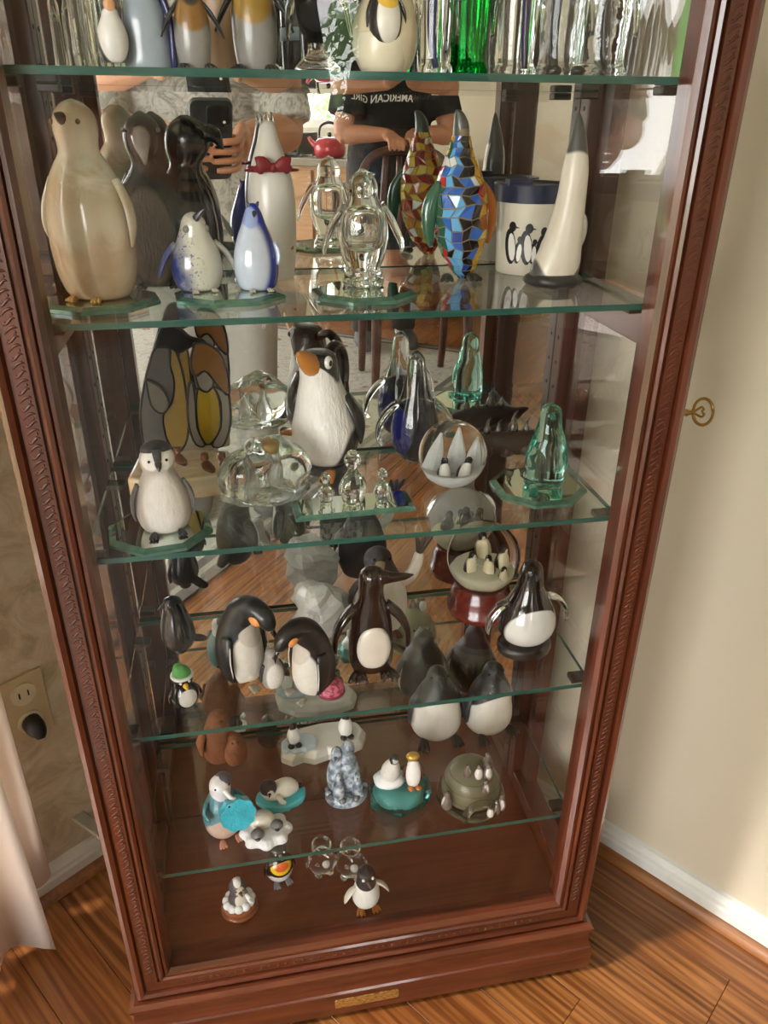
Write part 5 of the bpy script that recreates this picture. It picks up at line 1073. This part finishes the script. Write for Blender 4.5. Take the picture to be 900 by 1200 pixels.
T = put('hatching_egg', 'cream cracked egg with a small penguin standing in its opening', 'figurine', .0265, .088, S1, 0.15)
EGG = mat('eggshell', '#d6cbac', 0.35, coat=0.3)
ob('shell_back', rings([(0, .012, .012), (.004, .020, .019), (.018, .026, .024), (.034, .026, .024), (.050, .021, .0195, .003, .004), (.061, .012, .011, .006, .007), (.065, .001, .001, .007, .008)], 30, 4), EGG, T)
ob('shell_front', lumpy(rings([(.001, .014, .014, -.004, -.006), (.006, .019, .018, -.004, -.006), (.018, .0215, .020, -.004, -.006), (.027, .021, .0195, -.004, -.006), (.028, .018, .017, -.004, -.006), (.020, .002, .002, -.004, -.006)], 30, 3), .0008, 200), mat('eggshell_front', '#e0d8bf', 0.35, coat=0.3), T)
s_ = .050; ob('penguin', xf(rings(STD, 20, 3, s_), (-.006, -.018, .020)), tt('egg_penguin', '#141414', [('#e4e1d8', 0, .34, .19, .34, 0), ('#e0b53a', 0, .58, .17, .12, -.02)], s_, 0.35, 0.2), T)
for sx in (-1, 1): ob('flipper', xf(sweep([(sx*.2, 0, .62, .06, .03), (sx*.29, -.03, .42, .08, .03), (sx*.31, -.05, .22, .02, .012)], (1, 0, 0), 10, 3, s_), (-.006, -.018, .020)), BLK, T)
ob('beak', xf(sweep([(0, -.14, .86, .04), (0, -.26, .84, .008)], (1, 0, 0), 8, 2, s_), (-.006, -.018, .020)), BLK, T)
def tall_glass(label, x, y, h, rx, outer, streak, sx_, feet=None):
    T = put('tall_glass_penguin', label, 'penguin figurine', x, y, S1, 0.0)
    ob('body', rings([(0, rx*1.05, rx*.8), (.004, rx*1.15, rx*.9), (.012, rx*.95, rx*.78), (h*.25, rx, rx*.8), (h*.5, rx*1.05, rx*.85), (h*.72, rx*.75, rx*.65), (h*.86, rx*.5, rx*.5), (h*.95, rx*.4, rx*.45), (h, .0008, .0008)], 28, 4), outer, T)
    if streak: ob('colour_streak', sweep([(sx_*rx+.004*(sx_ < 0), -.002, .005, .0022, .0030), (sx_*rx*.8, -.001, h*.25, .0028, .0034), (sx_*rx*.7, 0, h*.5, .003, .0036), (sx_*rx*.4, 0, h*.75, .001, .001)], (0, 1, 0), 10, 3), streak, T)
    flipper(T, 1.0, [(rx*.8, 0, h*.62, .004, .003), (rx*1.3, 0, h*.45, .006, .003), (rx*1.35, -.002, h*.24, .002, .001)], outer); beak(T, 1.0, (0, -rx*.4, h*.92), (0, -rx*1.0, h*.94), .004, outer)
    if feet:
        for s in (-1, 1): ob('foot', ball((s*rx*.55, -rx*.75, .0045), (rx*.35, rx*.4, .0045), 12), feet, T)
NVG = mat('navy_streak', '#27306b', 0.1, coat=0.5)
tall_glass('clear glass penguin with navy streak right of the hatching egg', .068, .085, .12, .0125, CLR, NVG, -.35)
tall_glass('emerald green glass penguin on the top shelf', .0985, .095, .125, .0155, GREENG, None, 0)
tall_glass('clear glass penguin with dark blue streak beside the emerald one', .138, .090, .12, .016, CLR, mat('indigo_streak', '#2a2160', 0.1, coat=0.5), .35)
tall_glass('frosted clear glass penguin with black feet on the top shelf', .1755, .085, .13, .019, glass('ice_glass', (.93, .95, .96, 1), .12, 1.4, .3, 80), mat('black_streak', '#17161a', 0.1, coat=0.5), -.45, BLK)
tall_glass('clear glass penguin with smoky fin at the right end of the top shelf', .216, .090, .13, .019, CLRW, mat('smoky_fin', '#3a3a3c', 0.15, coat=0.5), -.2)
# ================================================================== behind the camera: what the mirrors see
def fused(name, meshes, m, parent, vox, it=4, label=None):
    o = ob(name, join(*meshes), m, parent, True, None, label)
    r_ = o.modifiers.new('remesh', 'REMESH'); r_.mode = 'VOXEL'; r_.voxel_size = vox; r_.use_smooth_shade = True
    s_ = o.modifiers.new('smooth', 'SMOOTH'); s_.iterations = it; s_.factor = 0.5
    return o
SKIN = mat('skin', '#a87659', 0.5, sss=0.05, bump=0.1, bscale=150)
CF = Matrix(((_ax[0], -_ay[0], _az[0]), (_ax[1], -_ay[1], _az[1]), (_ax[2], -_ay[2], _az[2])))   # right, up, forward of the held phone
def hold(x, up, fw): return CAM + CF @ Vector((x, up, fw))

# phone held up in both hands, its lens where the picture was taken from
T = thing('phone', 'black phone with square camera block held up in two hands', 'phone', hold(-0.017, -0.141, -0.007))
PH = mat('phone_case', '#22262a', 0.5); PM = Matrix.Translation(CAM) @ CF.to_4x4()
def inph(mesh): 
    inv = Matrix.Translation(-T.location); return [tuple(inv @ (PM @ Vector(p))) for p in mesh[0]], mesh[1]
def rrect(x0, x1, y0, y1, r_, n=6):
    o = []
    for cx, cy, a0 in ((x1-r_, y1-r_, 0), (x0+r_, y1-r_, PI/2), (x0+r_, y0+r_, PI), (x1-r_, y0+r_, 1.5*PI)):
        for k in range(n+1): a = a0+k*PI/2/n; o.append((cx+r_*math.cos(a), cy+r_*math.sin(a)))
    return o
ob('case', inph(prism(rrect(-0.058, 0.026, -0.139, 0.026, 0.013), -0.0125, -0.0030, 0.0012)), PH, T, True, angle=0.5)
ob('screen', inph(prism(rrect(-0.055, 0.023, -0.136, 0.023, 0.011), -0.0132, -0.0124)), mat('screen_glass', '#0b0c0f', 0.08), T, True, angle=0.5)
cb = ob('camera_block', inph(prism(rrect(-0.0255, 0.0175, -0.0255, 0.0175, 0.009), -0.0031, -0.0012, 0.0008)), mat('camera_block', '#15181b', 0.25, coat=0.4), T, True, angle=0.5)
for lx, ly in ((0.0, 0.0), (-0.0165, 0.0), (-0.008, -0.0165)):
    ob('lens', inph(xf(lathe([(0, 0), (.0072, 0), (.0072, .0008), (.0060, .0008), (.0056, .0002), (0, .0002)], 24), (lx, ly, -0.0013))), mat('lens_ring', '#3b3f45', 0.15, 0.7), cb, True, angle=0.5)
ob('flash', inph(xf(ball((0, 0, 0), (.003, .003, .0006), 12), (0.009, -0.0165, -0.0012))), WHT, cb)

# the person taking the picture
T = thing('person', 'person in a grey marbled shirt and pale trousers holding up the phone', 'person', (-0.165, -1.08, 0.0095))
def rel(mesh): return [(p[0]-T.location[0], p[1]-T.location[1], p[2]) for p in mesh[0]], mesh[1]
bx, by = -0.165, -1.10
torso = rings([(.84, .165, .115, bx, by-.02), (.92, .180, .125, bx, by-.02), (1.05, .165, .112, bx, by-.01), (1.18, .180, .118, bx, by), (1.30, .190, .115, bx, by), (1.38, .165, .095, bx, by), (1.42, .085, .075, bx, by+.01)], 28, 4)
neck = sweep([(bx, by+.01, 1.38, .058, .058), (bx, by+.03, 1.46, .054, .054), (bx, by+.05, 1.52, .055, .055)], (0, 1, 0), 16)
head = rings([(1.475, .035, .045, bx, by+.075), (1.50, .058, .075, bx, by+.065), (1.55, .070, .090, bx, by+.055), (1.61, .075, .097, bx, by+.05), (1.66, .066, .085, bx, by+.045), (1.695, .035, .045, bx, by+.04), (1.705, .002, .002, bx, by+.04)], 24, 4)
nose = sweep([(bx, by+.140, 1.600, .008), (bx, by+.158, 1.575, .011), (bx, by+.168, 1.560, .012), (bx, by+.148, 1.550, .010)], (1, 0, 0), 10)
ears = [ball((bx+s*.075, by+.05, 1.585), (.012, .020, .030), 12) for s in (-1, 1)]
def hand(side):
    """fingers curled round the phone's back, palm behind its edge, thumb on the screen side"""
    ms = []; e = -0.058 if side < 0 else 0.026; sgn = side
    for i in range(4):
        up = -0.056-0.0200*i-(0.006 if side > 0 else 0); reach = (0.040, 0.047, 0.043, 0.033)[i]
        pts = [hold(e+sgn*0.026, up+0.004, -0.036), hold(e+sgn*0.020, up+0.002, -0.012), hold(e+sgn*0.006, up, 0.005), hold(e-sgn*reach*.55, up-.001, 0.0075), hold(e-sgn*reach, up-.003, 0.0065)]
        ms.append(sweep([(*p, r_, r_*.9) for p, r_ in zip(pts, (.0085, .0080, .0074, .0072, .0052))], tuple(_az), 12, 4))
    pts = [hold(e+sgn*.030, -.105, -.050), hold(e+sgn*.012, -.085, -.040), hold(e-sgn*.006, -.072, -.029), hold(e-sgn*.022, -.064, -.0225)]
    ms.append(sweep([(*p, r_, r_*.9) for p, r_ in zip(pts, (.013, .011, .010, .007))], tuple(_az), 12, 4))
    w = hold(e+sgn*.045, -.115, -.105)
    pts = [hold(e+sgn*.028, -.088, -.030), hold(e+sgn*.034, -.096, -.055), hold(e+sgn*.042, -.108, -.085), w]
    ms.append(sweep([(*p, ra, rb) for p, ra, rb in zip(pts, (.034, .040, .034, .027), (.012, .016, .018, .022))], tuple(_ax), 16, 4))
    return ms, w
LH, wl = hand(-1); RH, wr = hand(1)
def arm(sh, el, wr_): 
    d = (wr_-el); return sweep([(*sh, .050, .050), (*(sh.lerp(el, .5)), .046, .046), (*el, .040, .040), (*(el+d*.3), .041, .041), (*(el+d*.7), .033, .033), (*wr_, .026, .024)], (1, 0, 0), 16, 4)
aL = arm(Vector((bx-.175, by, 1.345)), Vector((bx-.225, by+.10, 1.04)), wl); aR = arm(Vector((bx+.175, by, 1.345)), Vector((bx+.215, by+.10, 1.03)), wr)
legs = [sweep([(bx+s*.085, by-.02, .90, .095, .10), (bx+s*.09, by-.015, .65, .080, .085), (bx+s*.092, by-.01, .48, .060, .065), (bx+s*.092, by-.025, .30, .055, .060), (bx+s*.092, by-.03, .09, .038, .042)], (0, 1, 0), 16) for s in (-1, 1)]
feet = [sweep([(bx+s*.095, by-.07, .045, .035, .035), (bx+s*.098, by-.02, .050, .040, .045), (bx+s*.104, by+.06, .038, .045, .030), (bx+s*.108, by+.13, .028, .040, .022), (bx+s*.108, by+.16, .022, .015, .012)], (0, 0, 1), 14) for s in (-1, 1)]
body = fused('body', [rel(q) for q in [torso, neck, head, nose, *ears, aL, aR, *LH, *RH, *legs, *feet]], SKIN, T, 0.0030, 2)
for s in (-1, 1): ob('eye', rel(ball((bx+s*.030, by+.138, 1.600), (.012, .006, .008), 10)), EYE, T)
ob('mouth', rel(sweep([(bx-.022, by+.142, 1.525, .004), (bx, by+.150, 1.523, .006), (bx+.022, by+.142, 1.525, .004)], (0, 1, 0), 8)), mat('lips', '#9a5a4c', 0.5), T)
ob('hair', rel(rings([(1.52, .060, .060, bx, by+.005), (1.58, .082, .088, bx, by+.015), (1.65, .080, .092, bx, by+.03), (1.70, .050, .060, bx, by+.03), (1.717, .002, .002, bx, by+.03)], 24, 4)), mat('hair_brown', '#4a3a2c', 0.6, bump=0.4, bscale=200), T)
def marble_shirt():
    s = NT('marbled_shirt'); v = s.coord('Object'); n = s.noise(v, 14, 5, 0.65, 2.0); n2 = s.noise(v, 34, 4, 0.6, 1.5)
    c = s.ramp(n, [(0.36, rgb('#66635b')), (0.47, rgb('#97938a')), (0.54, rgb('#aaa69c')), (0.62, rgb('#7d7a72'))]); c = s.mix(s.math('MULTIPLY', s.math('GREATER_THAN', n2, .60), .35), c, rgb('#55524c'))
    s.bsdf(c, 0.8); return s.m
sl = []
for s, A in ((-1, aL), (1, aR)):
    sh = Vector((bx+s*.165, by, 1.35)); el = Vector((bx+s*.222, by+.10, 1.035)); mid = sh.lerp(el, .97)
    sl.append(sweep([(*sh, .066, .066), (*sh.lerp(el, .35), .068, .066), (*mid, .060, .058)], (1, 0, 0), 18, 4))
shirt = rings([(.80, .190, .140, bx, by-.02), (.92, .195, .140, bx, by-.02), (1.05, .182, .128, bx, by-.01), (1.18, .195, .132, bx, by), (1.30, .202, .126, bx, by), (1.375, .175, .105, bx, by), (1.415, .080, .078, bx, by+.01)], 30, 4)
fused('shirt', [rel(q) for q in [shirt, *sl]], marble_shirt(), T, 0.008, 3)
tr = [sweep([(bx+s*.085, by-.02, .93, .108, .112), (bx+s*.09, by-.015, .65, .092, .096), (bx+s*.092, by-.01, .45, .075, .080), (bx+s*.092, by-.025, .25, .068, .072), (bx+s*.092, by-.03, .08, .062, .066)], (0, 1, 0), 18) for s in (-1, 1)]
fused('trousers', [rel(q) for q in tr], mat('stone_cotton', '#8a867e', 0.85, bump=0.3), T, 0.010, 3)
for s in (-1, 1): ob('shoe', rel(sweep([(bx+s*.095, by-.085, .042, .030, .036), (bx+s*.098, by-.02, .050, .046, .050), (bx+s*.104, by+.06, .042, .052, .038), (bx+s*.108, by+.14, .030, .046, .028), (bx+s*.108, by+.175, .024, .018, .014)], (0, 0, 1), 16)), mat('shoe_grey', '#4a4a4c', 0.7), T)

# second person leaning on a chair back
T = thing('person', 'person in a black lettered shirt leaning on a chair back, seen in the mirror', 'person', (0.64, -2.78, 0.0095)); T.scale = (1, 1, 0.935)
bx, by = 0.64, -2.78
def lean(z): return by+max(0, (z-.9))*.42
torso = rings([(.86, .165, .115, bx, by), (.95, .175, .12, bx, lean(.95)), (1.08, .17, .115, bx, lean(1.08)), (1.20, .195, .12, bx, lean(1.2)), (1.30, .20, .115, bx, lean(1.3)), (1.37, .16, .09, bx, lean(1.37)), (1.40, .08, .07, bx, lean(1.4))], 28, 4)
neck = sweep([(bx, lean(1.37), 1.37, .06, .06), (bx, lean(1.45)+.01, 1.45, .057, .057), (bx, lean(1.5)+.02, 1.50, .057, .057)], (0, 1, 0), 16)
hy = lean(1.5)+.02
head = rings([(1.455, .035, .045, bx, hy+.05), (1.48, .060, .075, bx, hy+.04), (1.53, .073, .092, bx, hy+.03), (1.59, .078, .100, bx, hy+.02), (1.64, .068, .088, bx, hy+.015), (1.675, .035, .045, bx, hy+.01), (1.685, .002, .002, bx, hy+.01)], 24, 4)
nose = sweep([(bx, hy+.110, 1.580, .008), (bx, hy+.130, 1.555, .011), (bx, hy+.140, 1.540, .012), (bx, hy+.118, 1.530, .010)], (1, 0, 0), 10)
ears = [ball((bx+s*.078, hy+.02, 1.565), (.012, .020, .030), 12) for s in (-1, 1)]
CHY, CHZ = -2.345, 0.945/0.935          # chair back
def grip(s):
    hx = bx+s*.045; ms = []
    for i in range(4):
        x = hx+s*(i*.019-.028); ms.append(sweep([(x, CHY-.055, CHZ+.030, .0095), (x, CHY-.020, CHZ+.034, .0092), (x, CHY+.012, CHZ+.026, .0088), (x, CHY+.027, CHZ+.004, .0082), (x, CHY+.026, CHZ-.012, .006)], (1, 0, 0), 12))
    ms.append(sweep([(hx-s*.030, CHY-.075, CHZ+.022, .013), (hx-s*.048, CHY-.045, CHZ+.012, .011), (hx-s*.050, CHY-.030, CHZ-.006, .007)], (1, 0, 0), 12))
    wv = Vector((hx+s*.005, CHY-.125, CHZ+.050)); ms.append(sweep([(hx, CHY-.040, CHZ+.034, .040, .013), (hx, CHY-.070, CHZ+.036, .040, .016), (*wv, .027, .023)], (0, 0, 1), 16)); return ms, wv
GL, wl = grip(-1); GR, wr = grip(1)
aL = arm(Vector((bx-.185, lean(1.31), 1.31)), Vector((bx-.235, lean(1.31)+.05, 1.06)), wl); aR = arm(Vector((bx+.185, lean(1.31), 1.31)), Vector((bx+.235, lean(1.31)+.05, 1.06)), wr)
legs = [sweep([(bx+s*.085, by, .92, .095, .10), (bx+s*.10, by-.02, .65, .080, .085), (bx+s*.105, by-.02, .48, .060, .065), (bx+s*.105, by-.04, .30, .055, .060), (bx+s*.105, by-.05, .09, .038, .042)], (0, 1, 0), 16) for s in (-1, 1)]
feet = [sweep([(bx+s*.105, by-.09, .045, .035, .035), (bx+s*.108, by-.04, .050, .040, .045), (bx+s*.112, by+.04, .038, .045, .030), (bx+s*.115, by+.13, .024, .018, .014)], (0, 0, 1), 14) for s in (-1, 1)]
fused('body', [rel(q) for q in [torso, neck, head, nose, *ears, aL, aR, *GL, *GR, *legs, *feet]], mat('skin_tan', '#b57f63', 0.5, bump=0.1, bscale=150), T, 0.005, 3)
for s in (-1, 1): ob('eye', rel(ball((bx+s*.030, hy+.108, 1.580), (.012, .006, .008), 10)), EYE, T)
ob('mouth', rel(sweep([(bx-.022, hy+.112, 1.505, .004), (bx, hy+.120, 1.503, .006), (bx+.022, hy+.112, 1.505, .004)], (0, 1, 0), 8)), mat('lips', '#9a5a4c'), T)
ob('hair', rel(rings([(1.52, .065, .060, bx, hy-.03), (1.57, .084, .088, bx, hy-.02), (1.63, .083, .095, bx, hy), (1.68, .052, .062, bx, hy), (1.697, .002, .002, bx, hy)], 24, 4)), mat('hair_dark', '#2a221d', 0.6, bump=0.4, bscale=200), T)
sl = []
for s in (-1, 1):
    sh = Vector((bx+s*.18, lean(1.31), 1.315)); el = Vector((bx+s*.235, lean(1.31)+.05, 1.06)); sl.append(sweep([(*sh, .072, .072), (*sh.lerp(el, .35), .080, .078), (*sh.lerp(el, .70), .084, .080)], (1, 0, 0), 18, 4))
shirt = rings([(.84, .185, .140, bx, by), (.95, .188, .136, bx, lean(.95)), (1.08, .184, .132, bx, lean(1.08)), (1.20, .208, .136, bx, lean(1.2)), (1.30, .212, .128, bx, lean(1.3)), (1.37, .165, .10, bx, lean(1.37)), (1.405, .076, .074, bx, lean(1.4))], 30, 4)
BS = fused('shirt', [rel(q) for q in [shirt, *sl]], mat('black_cotton', '#121314', 0.85), T, 0.008, 3)
cu = bpy.data.curves.new('lettering', 'FONT'); cu.body = 'AMERICAN GIRL'; cu.size = 0.036; cu.align_x = 'CENTER'; cu.space_character = 1.02; cu.offset = 0.0006
to = bpy.data.objects.new('lettering', cu); COL.objects.link(to); dg = bpy.context.evaluated_depsgraph_get(); me = bpy.data.meshes.new_from_object(to.evaluated_get(dg)); bpy.data.objects.remove(to)
lt = bpy.data.objects.new('lettering', me); COL.objects.link(lt); me.materials.append(mat('print_white', '#d9d9d6', 0.7)); lt.parent = BS
lt.location = (-.070, lean(1.22)+.160-by, 1.208); lt.rotation_euler = (PI/2-.36, 0, PI); sw = lt.modifiers.new('wrap', 'SHRINKWRAP'); sw.target = BS; sw.wrap_method = 'PROJECT'; sw.use_project_z = True; sw.use_negative_direction = True; sw.use_positive_direction = False; sw.offset = 0.0015
lt['label'] = 'white block lettering across the chest'
tr = [sweep([(bx+s*.085, by, .93, .105, .110), (bx+s*.10, by-.02, .65, .092, .096), (bx+s*.105, by-.02, .45, .075, .080), (bx+s*.105, by-.04, .25, .068, .072), (bx+s*.105, by-.05, .08, .062, .066)], (0, 1, 0), 18) for s in (-1, 1)]
fused('trousers', [rel(q) for q in tr], mat('dark_trousers', '#2b2622', 0.85), T, 0.010, 3)
for s in (-1, 1): ob('shoe', rel(sweep([(bx+s*.105, by-.105, .042, .030, .036), (bx+s*.108, by-.04, .050, .046, .050), (bx+s*.112, by+.05, .042, .052, .038), (bx+s*.115, by+.14, .026, .03, .020)], (0, 0, 1), 16)), mat('shoe_grey', '#4a4a4c'), T)

# dining chair
T = thing('dining_chair', 'dark wooden dining chair with arched slatted back, seen in the mirror', 'chair', (0.64, -2.14, 0.0125))
CW = wood_mat('chair_wood', rgb('#2a1610'), rgb('#5b3423'), 2, 0.35, 0.3)
o = ob('seat', prism(rrect(-.22, .22, -.19, .22, .05), .43, .465, .008), CW, T, True, angle=0.5)
for sx in (-1, 1):
    ob('leg', sweep([(sx*.19, .18, .44, .022), (sx*.195, .185, .2, .020), (sx*.20, .19, 0.001, .015)], (0, 1, 0), 12), CW, T)
    ob('leg', sweep([(sx*.19, -.17, .44, .022), (sx*.19, -.185, .2, .020), (sx*.19, -.22, 0.001, .016)], (0, 1, 0), 12), CW, T)
ob('back_frame', sweep([(-.18, -.16, .45, .018), (-.20, -.18, .65, .018), (-.19, -.20, .83, .018), (-.13, -.207, .915, .018), (0, -.21, .935, .018), (.13, -.207, .915, .018), (.19, -.20, .83, .018), (.20, -.18, .65, .018), (.18, -.16, .45, .018)], (0, 1, 0), 12, 5), CW, T)
for x in (-.09, -.03, .03, .09): ob('back_slat', sweep([(x*.9, -.165, .46, .012, .006), (x*1.1, -.19, .7, .014, .006), (x*.95, -.206, .91, .012, .006)], (0, 1, 0), 10), CW, T)
# rug
def rugmat():
    s = NT('rug_wool'); tc = s.n('ShaderNodeTexCoord'); sp = s.n('ShaderNodeSeparateXYZ'); s.l(tc.outputs['Object'], sp.inputs[0]); X, Y, _ = sp.outputs
    vo = s.n('ShaderNodeTexVoronoi'); vo.inputs['Scale'].default_value = 7; s.l(tc.outputs['Object'], vo.inputs['Vector'])
    n = s.noise(tc.outputs['Object'], 22, 4, .6, 1.5)
    c = s.ramp(n, [(.40, rgb('#8d877d')), (.52, rgb('#aaa69e')), (.65, rgb('#99938a'))])
    c = s.mix(s.math('LESS_THAN', vo.outputs['Distance'], .17), c, rgb('#7a4c44')); c = s.mix(s.math('LESS_THAN', vo.outputs['Distance'], .08), c, rgb('#aaa294'))
    ex = s.math('MINIMUM', s.math('MINIMUM', X, s.math('SUBTRACT', 2.2, X)), s.math('MINIMUM', Y, s.math('SUBTRACT', 2.8, Y)))
    c = s.mix(s.math('LESS_THAN', ex, .085), c, rgb('#4f4a45')); c = s.mix(s.math('LESS_THAN', ex, .055), c, rgb('#8a8478')); c = s.mix(s.math('LESS_THAN', ex, .035), c, rgb('#544e49'))
    s.bsdf(c, .95, bump=s.noise(tc.outputs['Object'], 900, 2), bstr=.4, bdist=.002); return s.m
o = ob('area_rug', prism(rrect(0, 2.2, 0, 2.8, .01), 0.0003, .009), rugmat(), None, False); o.matrix_world = room_matrix(1.0, 0.42); tag(o, 'cream wool rug with rose motifs and dark striped border behind the photographer', 'rug')
# kitchen counter under the far window
T = thing('kitchen_counter', 'tan kitchen counter with drawers under the far window', 'counter', rm(2.3, ROOM_B-.31, 0)); T.matrix_world = room_matrix(2.35, ROOM_B-0.31, 0)
TANW = wood_mat('tan_oak', rgb('#8a6542'), rgb('#b98e63'), 0, .4, .2)
bevel(ob('carcass', box(-.75, .75, -.26, .30, .08, .81), TANW, T, False), .003); ob('toe_kick', box(-.75, .75, -.20, .30, .0, .08), DGRY, T, False)
bevel(ob('worktop', box(-.78, .78, -.30, .30, .811, .85), mat('worktop_stone', '#8f8678', .25, var=.2), T, False), .004)
for k in range(4):
    x = -.74+k*.37; d_ = bevel(ob('drawer', box(x+.012, x+.358, -.28, -.2605, .64, .79), TANW, T, False), .004); ob('knob', ball((x+.185, -.292, .715), .013, 12), BRASS, d_)
    d_ = bevel(ob('door', box(x+.012, x+.358, -.28, -.2605, .11, .62), TANW, T, False), .004); ob('knob', ball((x+.325, -.292, .56), .013, 12), BRASS, d_)
T = thing('toaster_oven', 'dark toaster oven with a pale blue card on its front, on the counter', 'toaster oven', rm(2.62, ROOM_B-.33, .8503)); T.matrix_world = room_matrix(2.65, ROOM_B-.33, .8503)
bevel(ob('housing', box(-.12, .12, -.12, .12, .008, .13), mat('oven_dark', '#24282c', .4), T, False), .006); ob('door_glass', box(-.11, .05, -.124, -.1205, .025, .11), mat('oven_glass', '#14171a', .1), T, False); ob('note_card', box(.0, .075, -.127, -.1245, .02, .11), mat('card_blue', '#a9c4d6', .6), T, False)
for x in (-.1, .1):
    for y in (-.1, .1): ob('foot', lathe([(0, 0), (.01, 0), (.01, .008), (0, .008)], 12) and xf(lathe([(0, 0), (.01, 0), (.01, .008), (0, .008)], 12), (x, y, 0)), DGRY, T)
T = thing('red_kettle', 'round red enamel kettle on the counter beside the toaster oven', 'kettle', rm(2.36, ROOM_B-.36, .8503)); T.matrix_world = room_matrix(2.33, ROOM_B-.42, .8503)
REDE = mat('red_enamel', '#a8323c', .2, coat=.5)
ob('body', lathe([(0, 0), (.075, 0), (.092, .02), (.095, .055), (.08, .09), (.05, .108), (0, .112)], 32, 1), REDE, T); ob('lid_knob', ball((0, 0, .122), .014, 12), BLK, T)
ob('handle', sweep([(-.07, 0, .09, .007), (-.06, 0, .16, .007), (0, 0, .185, .008), (.06, 0, .16, .007), (.07, 0, .09, .007)], (0, 1, 0), 10), BLK, T); ob('spout', sweep([(.08, 0, .05, .02), (.12, 0, .08, .014), (.14, 0, .105, .010)], (0, 1, 0), 10), REDE, T)
# garden outside the windows
GRASS = mat('lawn', '#5d7d3f', .9, var=.3)
o = ob('ground', box(-8, 14, -10, 14, -.5, -.10), GRASS, None, False); o.matrix_world = room_matrix(0, 0); struct(o)
def leafmat(nm, c):
    s = NT(nm); oi = s.n('ShaderNodeObjectInfo'); d = s.n('ShaderNodeBsdfDiffuse'); t_ = s.n('ShaderNodeBsdfTranslucent'); n = s.noise(s.coord('Object'), 9, 3)
    cc = s.ramp(n, [(.3, tuple(x*.55 for x in c[:3])+(1,)), (.7, c)]); s.l(cc, d.inputs[0]); s.l(cc, t_.inputs[0]); mx = s.n('ShaderNodeMixShader'); mx.inputs[0].default_value = .4; s.l(d.outputs[0], mx.inputs[1]); s.l(t_.outputs[0], mx.inputs[2]); s.l(mx.outputs[0], s.out.inputs[0]); return s.m
LEAF = leafmat('hedge_leaf', rgb('#9cc08a'))
def bush(label, a, b, wd, ht, seed):
    T = thing('garden_bush', label, 'bush', rm(a, b, -.1)); rn = random.Random(seed); v, f = [], []
    for k in range(2600):
        t_ = rn.uniform(0, 2*PI); z = rn.uniform(.15, ht); rr = wd*math.sqrt(rn.random())*(1-.5*(z/ht)**2); p = Vector((rr*math.cos(t_), rr*math.sin(t_), z)); n_ = Vector((rn.gauss(0, 1), rn.gauss(0, 1), rn.gauss(0, 1))).normalized(); u_ = n_.orthogonal().normalized(); w_ = n_.cross(u_); L = .05; i = len(v)
        v += [tuple(p-u_*L), tuple(p+w_*L*.4), tuple(p+u_*L), tuple(p-w_*L*.4)]; f.append((i, i+1, i+2, i+3))
    ob('foliage', (v, f), LEAF, T, False, 'stuff')
    ob('stem', join(*[sweep([(0, 0, 0, .03), (.1*math.cos(q), .1*math.sin(q), ht*.4, .02), (.3*wd*math.cos(q), .3*wd*math.sin(q), ht*.8, .008)], (0, 1, 0), 8, 2) for q in (0, 2.1, 4.2)]), BRN, T)
bush('pale green bush outside the kitchen window', 3.0, ROOM_B+1.6, .9, 1.9, 1)
bush('leafy bush outside the window, left of the kitchen one', 4.9, ROOM_B+1.9, .9, 1.6, 2)
